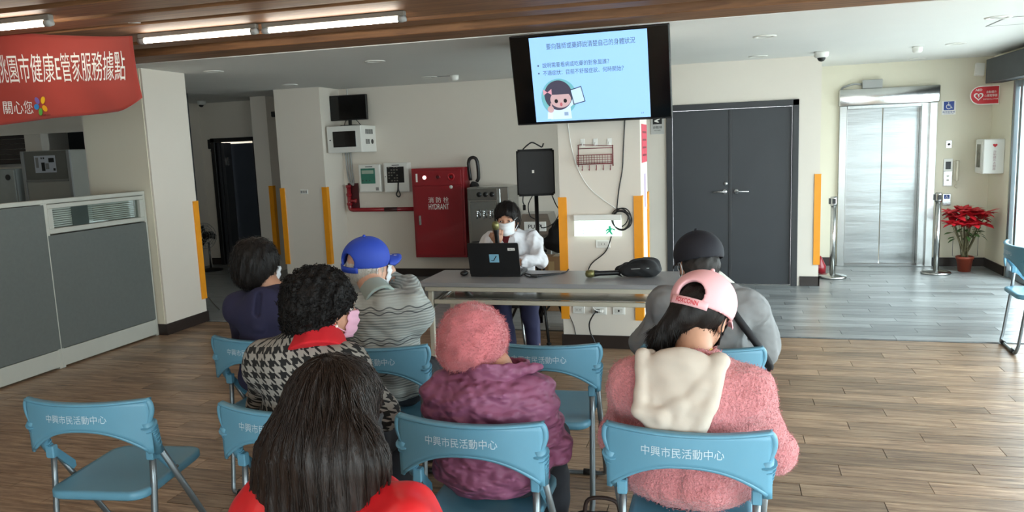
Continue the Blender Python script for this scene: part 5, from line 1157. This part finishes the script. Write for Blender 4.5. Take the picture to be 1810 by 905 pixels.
zz = mth(nt, 'ADD', sp.outputs[2], mth(nt, 'MULTIPLY', nz.outputs['Fac'], .02)); zw = mth(nt, 'ADD', zz, mth(nt, 'MULTIPLY', mth(nt, 'SINE', mth(nt, 'MULTIPLY', sp.outputs[0], 75)), .006))
fine = mth(nt, 'MULTIPLY', mth(nt, 'ADD', mth(nt, 'SINE', mth(nt, 'MULTIPLY', zz, 560)), 1), .5); band = mth(nt, 'LESS_THAN', mth(nt, 'FLOORED_MODULO', zw, .135), .006); band2 = mth(nt, 'LESS_THAN', mth(nt, 'FLOORED_MODULO', mth(nt, 'ADD', zw, .018), .135), .005)
zone = mth(nt, 'GREATER_THAN', mth(nt, 'FLOORED_MODULO', zz, .135), .05); fac = mth(nt, 'ADD', mth(nt, 'MULTIPLY', mth(nt, 'MULTIPLY', fine, zone), .5), mth(nt, 'MULTIPLY', mth(nt, 'MAXIMUM', band, band2), .8))
rp_ = nt.nodes.new('ShaderNodeValToRGB'); rp_.color_ramp.elements[0].color = srgb('#a4aaa6')+(1,); rp_.color_ramp.elements[1].color = srgb('#3f4346')+(1,); nt.links.new(fac, rp_.inputs[0]); nt.links.new(rp_.outputs[0], B.inputs['Base Color'])
bp = nt.nodes.new('ShaderNodeBump'); bp.inputs['Strength'].default_value = .4; bp.inputs['Distance'].default_value = .004; nt.links.new(fine, bp.inputs['Height']); nt.links.new(bp.outputs[0], B.inputs['Normal'])
M('navy_cloth', '#24233f', .9, var=.1, bump=.08, bscale=200); M('red_knit', '#c31320', .85, var=.06, bump=.2, bscale=160, stretch=(3, 3, 1)); M('grey_jacket', '#7d7f80', .75, var=.06, scale=5); M('white_coat', '#d9dade', .75, var=.03); M('navy_trouser', '#232545', .85, var=.08)
M('pink_fleece', '#c77d80', .95, var=.16, scale=110, bump=1.0, bscale=130, sheen=.3); M('cream_hood', '#c0b5a8', .85, var=.04, scale=12, bump=.05, bscale=300); M('pink_cap', '#eab3b8', .7, var=.03); M('blue_cap', '#1f3fa6', .7, var=.06, scale=8); M('dark_cap', '#191b24', .8, var=.1); M('red_jacket', '#c41c22', .4, var=.06); M('fur_pink', '#bd6b70', .9, var=.14, scale=25, sheen=.4); M('black_mask', '#121214', .7, var=.05); M('pink_mask', '#d6a3b8', .7, var=.04)
def quilt():
    nt, B = nodemat('purple_quilt', .6); tc = nt.nodes.new('ShaderNodeTexCoord'); n = nt.nodes.new('ShaderNodeTexNoise'); n.inputs['Scale'].default_value = 14; nt.links.new(tc.outputs['Object'], n.inputs['Vector']); r = nt.nodes.new('ShaderNodeValToRGB'); r.color_ramp.elements[0].color = srgb('#74405c')+(1,); r.color_ramp.elements[1].color = srgb('#935676')+(1,); nt.links.new(n.outputs['Fac'], r.inputs[0]); nt.links.new(r.outputs[0], B.inputs['Base Color'])
    v = nt.nodes.new('ShaderNodeTexVoronoi'); v.feature = 'SMOOTH_F1'; v.inputs['Scale'].default_value = 30; mp = nt.nodes.new('ShaderNodeMapping'); mp.inputs['Scale'].default_value = (1, 1, 1.7); nt.links.new(tc.outputs['Object'], mp.inputs['Vector']); nt.links.new(mp.outputs[0], v.inputs['Vector'])
    bp = nt.nodes.new('ShaderNodeBump'); bp.inputs['Strength'].default_value = .7; bp.inputs['Distance'].default_value = .025; bp.invert = True; nt.links.new(v.outputs['Distance'], bp.inputs['Height']); nt.links.new(bp.outputs[0], B.inputs['Normal'])
quilt()
# ---- navy hooded top, short dark hair
loc, a = place('navy'); t = thing('person', 'person with short dark hair in a navy hooded top, leftmost in the front row', 'person', loc, a, GP)
j = J(head=local(loc, a, 457, 470, 3.25), yaw=-.25, pitch=-.12, sw=.185, sz=.90, neck=(.0, .0, .97)); body(t, j, 'skin'); trousers(t, j)
S = torso_sdf(j, gr=1.14, arm=1.1); S.wob(.16, .006, 11, (1, 1, .6)); neckhole(S, j, .056)
n = V(j['neck']); S.cap(n+V((-.07, -.03, .0)), n+V((.07, -.03, .0)), .045, .045, .03); S.ell(n+V((0, -.10, -.05)), (.105, .05, .10), .02); S.cap(n+V((0, -.13, .01)), n+V((.0, -.155, -.07)), .012, .012, .02, op='-'); S.cap(n+V((-.09, -.09, .0)), n+V((-.01, -.15, -.14)), .016, .02, .012); S.cap(n+V((.09, -.09, .0)), n+V((.01, -.15, -.14)), .016, .02, .012)
S.obj('hooded_top', 'navy_cloth', t)
R = headrot(j); c = V(hp(j, (0, -.02, .02))); S = SDF(c-.2, c+.2, .006); S.ell(hp(j, (0, -.022, .035)), (.103, .118, .108), .02, rot=R).ell(hp(j, (0, -.045, -.03)), (.098, .085, .085), .04, rot=R); S.ell(hp(j, (0, .10, -.05)), (.075, .09, .09), .02, op='-', rot=R); S.wob(.05, .0035, 2, (1.5, 1.5, .4)); S.wob(.018, .0012, 3, (1, 1, .25)); o = S.obj('hair', 'hair_black', t); puff(t, o.data, 'hair_fringe', 'hair_black', 3000, .03, 3, 1.0, .0007, lay=.05, mess=.12)
mask(t, j)

# ---- blue cap, grey striped sweater, head resting on a hand
loc, a = place('gray', .19, .0); t = thing('person', 'white-haired person in a blue cap and grey striped sweater leaning on one hand', 'person', loc, a, GP)
hd_ = local(loc, a, 652, 470, 3.28); el = local(loc, a, 722, 508, 3.44); j = J(head=hd_, yaw=-.62, pitch=.10, roll=.10, sw=.16, sz=.91, neck=(hd_[0]*.4+.01, .0, .985), elR=el, wrR=local(loc, a, 694, 495, 3.46), waist=(0, -.03, .70), chest=(.02, -.01, .87))
body(t, j, 'skin_fair', hd=dict(R=dict(d=(-.5, .1, .9), up=(.6, .0, .4), curl=.35))); trousers(t, j)
S = torso_sdf(j, gr=1.06, arm=1.08); S.wob(.13, .006, 21, (1, 1, .7)); S.wob(.05, .002, 22); neckhole(S, j, .058); n = V(j['neck']); S.obj('sweater', 'striped_knit', t)
b = SDF(n-.13, n+.13, .006); d_ = V(hp(j, (0, -.03, -.05)))-n; d_ /= np.linalg.norm(d_); b.cylr(n-d_*.05, n+d_*.045, .078, .067, .01).cylr(n-d_*.06, n+d_*.09, .061, .060, .004, op='-'); b.obj('collar', M('collar_grey', '#93a09a', .85, var=.05), t)
R = headrot(j); c = V(hp(j, (0, -.02, .0))); S = SDF(c-.17, c+.17, .006); S.ell(hp(j, (0, -.022, .0)), (.084, .096, .085), .02, rot=R); S.ell(hp(j, (0, .10, -.06)), (.10, .09, .12), .02, op='-', rot=R); S.plane(hp(j, (0, 0, -.055)), R @ V((0, .1, -1)), .02); S.wob(.02, .002, 4, (1, 1, .4)); o = S.obj('hair', 'hair_white', t); puff(t, o.data, 'hair_fringe', 'hair_white', 2500, .018, 5, .9, .0008, lambda co: co[:, 2] < j['head'][2]+.0, lay=.1, mess=.2)
cap_hat(t, j, 'blue_cap', lift=.0, wid=1.03, tilt=-.12); mask(t, j)
for sx_, sy_ in ((.035, .135), (.01, .128)):
    b = BM(); b.faces.new([b.verts.new(hp(j, (sx_+(.011 if m_ % 2 == 0 else .0045)*math.sin(m_*PI/5), sy_+(.011 if m_ % 2 == 0 else .0045)*math.cos(m_*PI/5), .0275))) for m_ in range(10)]); obj('cap_star', b, 'white_print', t)

# ---- dark cap, grey jacket with a black strap
loc, a = place('cap', .20, .03); t = thing('person', 'person in a dark cap and grey jacket with a black shoulder strap', 'person', loc, a, GP)
j = J(head=local(loc, a, 1234, 468, 3.42), yaw=.42, pitch=-.22, sw=.17, sz=.925, neck=(.03, .02, .99), chest=(.02, .0, .88), elL=(-.27, .10, .71)); body(t, j, 'skin'); trousers(t, j)
S = torso_sdf(j, gr=1.1, arm=1.08); S.wob(.15, .010, 31); S.wob(.06, .003, 32, (1, 1, .5)); S.wob(.03, .001, 33); neckhole(S, j, .062); n = V(j['neck']); S.cap(n+V((-.07, -.04, -.0)), n+V((.07, -.04, -.0)), .032, .032, .02); jo = S.obj('jacket', 'grey_jacket', t)
b = SDF(n-.13, n+.13, .006); d_ = V(hp(j, (0, -.03, -.05)))-n; d_ /= np.linalg.norm(d_); b.cylr(n-d_*.04, n+d_*.05, .078, .068, .01).cylr(n-d_*.06, n+d_*.09, .060, .059, .004, op='-'); b.obj('shirt_collar', M('check_collar', '#c9c9c0', .8, var=.25, scale=60), t)
b = BM(); tube(b, smooth_path([n+V((-.04, .10, -.03)), n+V((.03, -.085, -.02)), n+V((.08, -.145, -.09)), n+V((.16, -.165, -.20)), n+V((.215, -.10, -.30)), n+V((.22, .06, -.36))]), .026, 10, flat=.6); obj('shoulder_strap', b, M('strap_black', '#16161a', .8), t, True)
R = headrot(j); c = V(hp(j, (0, -.02, .0))); S = SDF(c-.17, c+.17, .006); S.ell(hp(j, (0, -.022, .0)), (.083, .094, .08), .02, rot=R); S.ell(hp(j, (0, .10, -.06)), (.10, .10, .12), .02, op='-', rot=R); S.plane(hp(j, (0, 0, -.05)), R @ V((0, .1, -1)), .02); S.wob(.02, .002, 4, (1, 1, .4)); o = S.obj('hair', M('hair_grizzled', '#2b2826', .7, var=.35, scale=150), t); puff(t, o.data, 'hair_fringe', 'hair_grizzled', 1800, .008, 5, .8, .0007, lambda co: co[:, 2] < j['head'][2]+.0, lay=.15, mess=.2)
cap_hat(t, j, 'dark_cap', opening=False, wid=1.07, lift=.004, tilt=-.08)
b = BM(); q = hp(j, (-.03, .098, .07)); ball(b, q, (.016, .012, .016), 12, 8); obj('cap_badge', b, M('badge_gold', '#b39a4d', .4, .5), t, True); mask(t, j)

# ---- houndstooth jacket, curly black hair
loc, a = place('hound', .19, .0); t = thing('person', 'person with curly black hair in a houndstooth jacket with a red collar', 'person', loc, a, GP)
j = J(head=local(loc, a, 576, 548, 2.44), yaw=-.65, pitch=-.05, sw=.16, sz=.905, neck=(.045, .01, .985), chest=(.01, -.02, .87), girth=1.0); j['head'] = tuple(V(j['head'])); body(t, j, 'skin'); trousers(t, j)
S = torso_sdf(j, gr=1.10, arm=1.12); S.wob(.18, .006, 41); neckhole(S, j, .06); me = S.mesh('jacket'); uv_cyl(me, (0, .06), .2, lambda u, v: (u*.98+v*.12, v-u*.12)); link('jacket', me, 'houndstooth', t)
n = V(j['neck']); d_ = V(hp(j, (0, -.03, -.05)))-n; d_ /= np.linalg.norm(d_); b = SDF(n-.16, n+.16, .006); b.cylr(n-d_*.07, n+d_*.04, .118, .074, .012).cylr(n-d_*.02, n+d_*.10, .060, .062, .004, op='-').wob(.07, .002, 3); b.obj('red_collar', 'red_knit', t)
R = headrot(j); c = V(hp(j, (0, -.02, .02))); S = SDF(c-.21, c+.21, .006); S.ell(hp(j, (0, -.03, .045)), (.118, .130, .115), .02, rot=R).ell(hp(j, (0, -.07, -.03)), (.105, .085, .09), .04, rot=R); S.ell(hp(j, (0, .115, -.06)), (.085, .09, .10), .02, op='-', rot=R)
for s in (-1, 1): S.ell(hp(j, (s*.09, .03, -.045)), (.03, .045, .045), .02, op='-', rot=R)
S.wob(.045, .006, 6); S.wob(.022, .0035, 7); o = S.obj('hair', M('hair_curly', '#100d0c', .6, spec=.2, var=.3, scale=60, bump=.6, bscale=90), t)
co = verts(o.data); rg = np.random.RandomState(4); nr = np.empty(len(co)*3, np.float32); o.data.vertices.foreach_get('normal', nr); nr = nr.reshape(-1, 3); b = BM()
for i in rg.randint(0, len(co), 1700):
    p, nn = Vector(co[i]), Vector(nr[i]); u = nn.orthogonal().normalized(); u.rotate(Matrix.Rotation(rg.uniform(0, 6.28), 3, nn)); v = nn.cross(u); r = rg.uniform(.004, .0085)
    tube(b, [p+(u*math.cos(q)+nn*math.sin(q)*.8)*r+v*(q*.0035)-nn*.002 for q in [k*.95 for k in range(7)]], .0015, 3)
q = obj('hair_curls', b, 'hair_curly', t, True); q['kind'] = 'stuff'; mask(t, j, 'pink_mask')
b = BM(); ball(b, hp(j, (.086, .006, -.045)), .006, 10, 8); obj('earring', b, M('pearl', '#e8dfd2', .2, var=0), t, True)

# ---- pink fluffy hat, purple quilted coat
loc, a = place('purple', .195, .015); t = thing('person', 'person in a fluffy pink hat and quilted purple coat', 'person', loc, a, GP)
j = J(head=local(loc, a, 838, 612, 2.42), pitch=-.25, yaw=-.1, sw=.15, sz=.812, neck=(.015, .01, .90), chest=(0, -.02, .78), waist=(0, -.03, .65), elL=(-.215, .07, .62), elR=(.20, .06, .61)); body(t, j, 'skin'); trousers(t, j)
S = torso_sdf(j, gr=1.12, arm=1.08, hem=.43); S.wob(.10, .005, 51, (.7, .7, 1.6)); S.wob(.045, .0025, 52, (.6, .6, 1.6)); neckhole(S, j, .07); jo = S.obj('coat', 'purple_quilt', t)
n = V(j['neck']); b = SDF(n-.26, n+.26, .006); d_ = V((0, .12, 1)); d_ /= np.linalg.norm(d_); b.cylr(n-d_*.085, n+d_*.022, .128, .122, .012, sc=(1, 1.1, 1)).cylr(n-d_*.03, n+d_*.14, .105, .11, .004, op='-', sc=(1, 1.1, 1)); b.cap(n+V((.07, -.07, .0)), n+V((.165, -.04, .018)), .020, .014, .02).wob(.05, .003, 6); b.obj('coat_collar', 'purple_quilt', t)
R = headrot(j); c = V(hp(j, (0, -.02, .03))); S = SDF(c-.22, c+.22, .006); S.ell(hp(j, (0, -.012, .045)), (.112, .122, .100), .03, rot=R).ell(hp(j, (0, -.022, -.015)), (.112, .118, .085), .04, rot=R); S.ell(hp(j, (0, .01, -.12)), (.10, .11, .08), .02, op='-', rot=R); S.ell(hp(j, (0, .14, -.06)), (.07, .07, .09), .02, op='-', rot=R); S.wob(.05, .003, 8); S.wob(.012, .0015, 9); o = S.obj('fluffy_hat', 'fur_pink', t); puff(t, o.data, 'hat_fibres', 'fur_pink', 16000, .0075, 6, .2, .0006)
mask(t, j)

# ---- pink cap, pink fleece with a cream hood
loc, a = place('pink', .205, .0); t = thing('person', 'person in a pink cap and pink fleece with a cream hood', 'person', loc, a, GP)
j = J(head=local(loc, a, 1240, 557, 2.52), pitch=-.42, yaw=-.42, roll=.12, sw=.17, sz=.86, neck=(.01, .0, .965), chest=(0, -.02, .82), elL=(-.24, .06, .65), elR=(.265, .06, .63)); body(t, j, 'skin'); trousers(t, j)
S = torso_sdf(j, gr=1.18, arm=1.16, hem=.45); S.wob(.2, .007, 61); S.wob(.05, .0025, 62); S.wob(.014, .0012, 63); neckhole(S, j, .062); jo = S.obj('fleece', 'pink_fleece', t); puff(t, jo.data, 'fleece_pile', 'pink_fleece', 16000, .0032, 9, 0, .0014, lambda co: co[:, 1] < .1)
n0 = V(j['neck']); n = n0+V((-.028, 0, 0)); S = SDF(n+V((-.24, -.30, -.36)), n+V((.24, .16, .12)), .006)
def H(x, z, o=0): return n+V((x, -.105+.47*max(z, -.17)*1.0+.25*min(0, z+.17)-o, z+.012))
S.ell(H(-.005, -.065, -.014), (.118, .046, .10), .03).ell(H(-.02, -.13, -.018), (.10, .045, .075), .03)
for p_, q_, ra_, rb_ in ((H(-.118, -.0, .0), H(-.122, -.15, .015), .022, .022), (H(-.09, -.01, .005), H(-.078, -.14, .012), .012, .010), (H(-.122, -.15, .015), H(-.06, -.155, .022), .022, .020), (H(-.06, -.155, .022), H(.03, -.105, .022), .018, .017), (H(.03, -.105, .022), H(.112, -.01, .008), .017, .020),
                         (H(.112, -.01, .0), H(.08, -.13, .01), .026, .026), (H(.08, -.13, .01), H(.02, -.25, .012), .026, .026), (H(.06, -.085, .01), H(.0, -.25, .015), .026, .03), (H(.0, -.13, .012), H(-.03, -.26, .012), .028, .028), (H(-.05, -.165, .012), H(-.05, -.25, .01), .028, .026), (H(-.11, -.165, .008), H(-.06, -.22, .01), .02, .024),
                         (H(-.118, 0, 0), n+V((-.085, .04, -.03)), .022, .02), (H(.112, -.01, 0), n+V((.085, .04, -.03)), .024, .02)): S.cap(p_, q_, ra_, rb_, .014)
S.cap(H(.0, -.0, .016), H(.003, -.12, .016), .004, .004, .006); S.cap(H(-.045, -.20, .046), H(-.03, -.27, .044), .012, .008, .02, op='-'); S.cap(H(.035, -.16, .046), H(.01, -.23, .046), .010, .006, .02, op='-'); S.wob(.07, .002, 5)
S.cap(n+V((0, .02, .035)), n+V((0, .08, .2)), .078, .09, .015, op='-'); S.obj('hood', 'cream_hood', t); n = n0
R = headrot(j); c = V(hp(j, (0, -.03, -.03))); S = SDF(c-.22, c+.20, .006); S.ell(hp(j, (0, -.024, .02)), (.088, .100, .09), .02, rot=R); S.ell(hp(j, (0, .10, -.05)), (.11, .095, .12), .02, op='-', rot=R); S.cap(hp(j, (-.02, -.085, -.02)), hp(j, (-.075, -.085, -.115)), .05, .034, .03).cap(hp(j, (-.075, -.085, -.115)), hp(j, (-.10, -.06, -.19)), .034, .018, .02); S.wob(.03, .003, 4, (1.4, 1.4, .3)); o = S.obj('hair', 'hair_black', t); puff(t, o.data, 'hair_fringe', 'hair_black', 2600, .035, 5, 1.0, .0007, lambda co: co[:, 2] < j['head'][2]-.02, lay=.05, mess=.14)
cap_hat(t, j, 'pink_cap', wid=1.06, lift=.0, tilt=-.05)
q = text('cap_lettering', 'FOXCONN', M('cap_red', '#c8323c', .6, var=0), t, .078, .015, (0, 0, 0), (0, 0, 0), lambda co: np.array([hp(j, ((.098*1.06+.0055)*math.sin(x/.112), -.014-(.116*1.06+.0055)*math.cos(x/.112), .015+y)) for x, y, z in co], np.float32), bold=.02)
mask(t, j, 'black_mask')
b = BM(); tube(b, smooth_path([n+V((-.06, -.03, .02)), n+V((-.03, -.062, .012)), n+V((.03, -.062, .012)), n+V((.06, -.03, .02))]), .0018, 6); obj('necklace', b, M('gold', '#c9a24a', .25, 1, var=0), t, True)

# ---- long dark hair, red jacket, nearest to the camera
loc, a = place('long', .20, 0); t = thing('person', 'person with long dark hair and a red jacket, nearest to the camera', 'person', loc, a, GP)
j = J(head=local(loc, a, 596, 735, 1.52), pitch=-.1, yaw=-.35, sw=.16, sz=.88, neck=(-.0, .04, .94), chest=(0, .0, .82), waist=(0, -.02, .67)); hx, hy_, hz = j['head']; j['neck'] = (hx*.7, hy_*.8, hz-.14); j['chest'] = (hx*.6, .03, hz-.28); j['sz'] = hz-.2; body(t, j, 'skin_fair', vox=.008); trousers(t, j)
S = torso_sdf(j, gr=1.1, arm=1.15, hem=.45); S.wob(.12, .006, 71); neckhole(S, j, .06); n = V(j['neck']); jo = S.obj('jacket', 'red_jacket', t)
b = SDF(n-.28, n+.28, .006); b.cap(n+V((-.12, -.02, -.055)), n+V((-.05, -.12, -.07)), .03, .03, .03).cap(n+V((.12, -.02, -.03)), n+V((.06, -.12, -.05)), .03, .03, .03).cap(n+V((.10, .02, -.02)), n+V((.175, -.03, -.075)), .034, .03, .03).ell(n+V((.14, -.06, -.09)), (.055, .045, .06), .03).wob(.06, .004, 3); b.obj('jacket_collar', 'red_jacket', t)
for k, (x, z) in enumerate(((.135, -.075), (.168, -.085))):
    q = n+V((x, -.108, z)); b = BM(); tube(b, [q+V((.010*math.cos(w2), -.004, .008*math.sin(w2))) for w2 in [2*PI*i/14 for i in range(14)]], .003, 6, True); obj('eyelet', b, M('brass', '#8a6a3a', .35, 1, var=0), t, True)
b = SDF(n+V((.12, -.16, -.22)), n+V((.30, .04, -.02)), .006); b.ell(n+V((.205, -.07, -.125)), (.03, .03, .03)).wob(.02, .002, 3); b.obj('toggle', 'black_cloth', t)
R = headrot(j); h = lambda p: hp(j, p); c = V(h((0, 0, 0))); S = SDF(c+V((-.28, -.30, -.42)), c+V((.28, .22, .20)), .006)
S.ell(h((0, -.014, .035)), (.094, .110, .100), .02, rot=R).ell(h((0, -.05, -.05)), (.105, .095, .11), .05, rot=R)
S.cap(c+V((-.03, -.085, -.08)), c+V((-.09, -.115, -.38)), .10, .095, .06, sc=(.8, 1.3, 1)).cap(c+V((.03, -.085, -.08)), c+V((.015, -.13, -.38)), .095, .085, .06, sc=(.8, 1.3, 1)).cap(c+V((-.07, -.06, -.12)), c+V((-.17, -.09, -.38)), .05, .045, .05)
S.ell(h((.02, .115, -.06)), (.07, .085, .12), .02, op='-', rot=R)
S.field(lambda X, Y, Z: .0022*np.sin(np.arctan2(X-c[0], -(Y-c[1]-.05))*46+3*np.sin(Z*9))+.0014*np.sin(np.arctan2(X-c[0], -(Y-c[1]-.05))*97+5*np.sin(Z*13))); S.wob(.09, .004, 5, (1, 1, .3))
M('hair_long', '#20150f', .42, spec=.3, var=.35, scale=40, stretch=(7, 7, .6), bump=.25, bscale=70); hm = S.obj('hair', 'hair_long', t); co = verts(hm.data); nr = np.empty(len(co)*3, np.float32); hm.data.vertices.foreach_get('normal', nr); nr = nr.reshape(-1, 3)
D = S.D; lo_, vx = S.lo, S.vox
def dist(p):
    i = np.clip(((p-lo_)/vx).astype(int), 1, np.array(D.shape)-2); g = V((D[i[0]+1, i[1], i[2]]-D[i[0]-1, i[1], i[2]], D[i[0], i[1]+1, i[2]]-D[i[0], i[1]-1, i[2]], D[i[0], i[1], i[2]+1]-D[i[0], i[1], i[2]-1])); return D[i[0], i[1], i[2]], g/(np.linalg.norm(g)+1e-6)
def strand(rg):
    top = h((0, -.03, .125)); ang = rg.uniform(0, 2*PI); p = V(top)+V((math.cos(ang)*.03*rg.random(), math.sin(ang)*.03*rg.random(), 0)); out = V((math.cos(ang), math.sin(ang), 0)); P = []; L = int(rg.uniform(14, 26)); sway = rg.uniform(-.12, .12); v = out
    for k in range(L):
        d, g = dist(p)
        for _ in range(2): p = p-g*(d-.0025-.002*rg.random()); d, g = dist(p)
        P.append(tuple(p)); tv_ = V((sway*.3, 0, -1))+v*.55*max(0, 1-k/8); tv_ = tv_-g*(tv_ @ g); nrm = np.linalg.norm(tv_); p = p+tv_/(nrm+1e-6)*.024
    return P
q = strands('hair_strands', 'hair_long', t, 1100, strand, .0013, 3); q['kind'] = 'stuff'; mask(t, j, 'black_mask', True)

# ---- presenter behind the table
PXX, PYY = -1.60, 5.66; loc = (PXX, PYY, 0); a = PI; t = thing('person', 'presenter in a white coat and face mask speaking into a microphone behind the table', 'person', loc, a)
hd_ = local(loc, a, 896, 388, 5.56); wr = local(loc, a, 882, 428, 5.44); j = J(head=hd_, pitch=-.10, yaw=.10, sw=.16, sz=.925, neck=(hd_[0], .05, .99), chest=(hd_[0]*.6, .0, .87), elR=(.25, .12, .78), wrR=(wr[0]+.02, wr[1], wr[2]-.01), elL=(-.25, .12, .79), wrL=(-.10, .30, .79), knL=(-.22, .38, .50), knR=(-.02, .40, .50), anL=(-.27, .40, .09), anR=(-.06, .36, .09))
mtop = local(loc, a, 887, 402, 5.40); body(t, j, 'skin', vox=.0065, hd=dict(R=dict(d=(-.25, .25, 1), up=(.2, -1, .25), curl=1.0), L=dict(d=(.4, .9, -.2), curl=.4))); trousers(t, j, 'navy_trouser')
S = torso_sdf(j, vox=.006, gr=1.0, arm=1.0, hem=.47); S.wob(.11, .008, 81); S.wob(.05, .0035, 82, (1, 1, .6)); S.wob(.025, .0012, 83); neckhole(S, j, .056); n = V(j['neck']); S.cap(n+V((0, .13, -.03)), n+V((0, .16, -.20)), .036, .012, .01, op='-'); co_ = S.obj('white_coat', 'white_coat', t)
b = SDF(n-.22, n+.22, .006); b.ell(V(j['chest'])+V((0, .01, .02)), (.15, .118, .13), .03).cap(n-V((0, 0, .05)), n, .07, .062, .03); b.plane(n+V((0, .04, -.2)), (0, -1, 0)); b.plane(n+V((0, 0, -.01)), (0, 0, 1)); b.obj('red_shirt', M('shirt_red', '#6e1a20', .8, var=.1), t)
for s in (-1, 1):
    b = BM(); prism(b, [(s*.01, -.17), (s*.035, -.03), (s*.075, -.02), (s*.085, -.06), (s*.06, -.075), (s*.065, -.095)], 0, .006); o = obj('lapel', b, 'white_coat', t); o.location = tuple(n+V((0, .118, .0))); o.rotation_euler = (R_(14), 0, 0)
R = headrot(j); c = V(hp(j, (0, -.02, .02))); S = SDF(c-.19, c+.19, .006); S.ell(hp(j, (0, -.018, .04)), (.094, .110, .098), .02, rot=R).ell(hp(j, (0, -.04, -.02)), (.094, .08, .08), .03, rot=R); S.ell(hp(j, (0, .125, -.02)), (.078, .095, .072), .015, op='-', rot=R); S.ell(hp(j, (0, .09, -.09)), (.09, .09, .08), .02, op='-', rot=R); S.wob(.03, .003, 3, (1, 1, .3)); o = S.obj('hair', 'hair_black', t); puff(t, o.data, 'hair_fringe', 'hair_black', 2600, .028, 5, 1.0, .0007, lay=.08, mess=.15); mask(t, j)
mp_ = V(j['wrR'])+V((-.035, .10, .055)); cz, sz_ = math.cos(a), math.sin(a)
mw = Vector((PXX+mp_[0]*cz-mp_[1]*sz_, PYY+mp_[0]*sz_+mp_[1]*cz, mp_[2])); mic('microphone', 'black microphone with olive mesh head held up by the presenter', mw, (R_(12), 0, 0))
st_ = thing('stool', 'dark stool the presenter sits on behind the table', 'stool', (PXX, PYY-.0, 0))
b = BM(); lathe(b, [(.001, .42), (.16, .42), (.165, .435), (.16, .452), (.001, .455)], 28); obj('seat', b, 'black_plastic', st_, True)
for k in range(4):
    w2 = PI/4+k*PI/2; b = BM(); tube(b, [(.10*math.cos(w2), .10*math.sin(w2), .42), (.17*math.cos(w2), .17*math.sin(w2), .004)], .011, 8); obj('leg', b, 'steel_dark', st_, True)
# small brown bag on the floor at the foot of the pink-fleece chair
bgx = at(1062, 890, 2.75); bb = thing('handbag', 'dark brown bag on the floor left of the pink fleece chair', 'bag', (bgx.x+.01, 2.72, 0))
S = SDF((-.2, -.14, -.02), (.2, .14, .4), .008); S.cap((-.07, 0, .1), (.07, 0, .1), .09, .09, .04, sc=(1, 1.2, 1)).cap((-.06, 0, .2), (.06, 0, .2), .05, .05, .06).wob(.08, .004, 2).plane((0, 0, .004), (0, 0, -1)); S.obj('body', M('bag_brown', '#2c1b15', .6, var=.1), bb)
b = BM(); tube(b, smooth_path([(-.07, 0, .22), (-.05, 0, .30), (.05, 0, .30), (.07, 0, .22)]), .008, 7); obj('handle', b, 'bag_brown', bb, True)
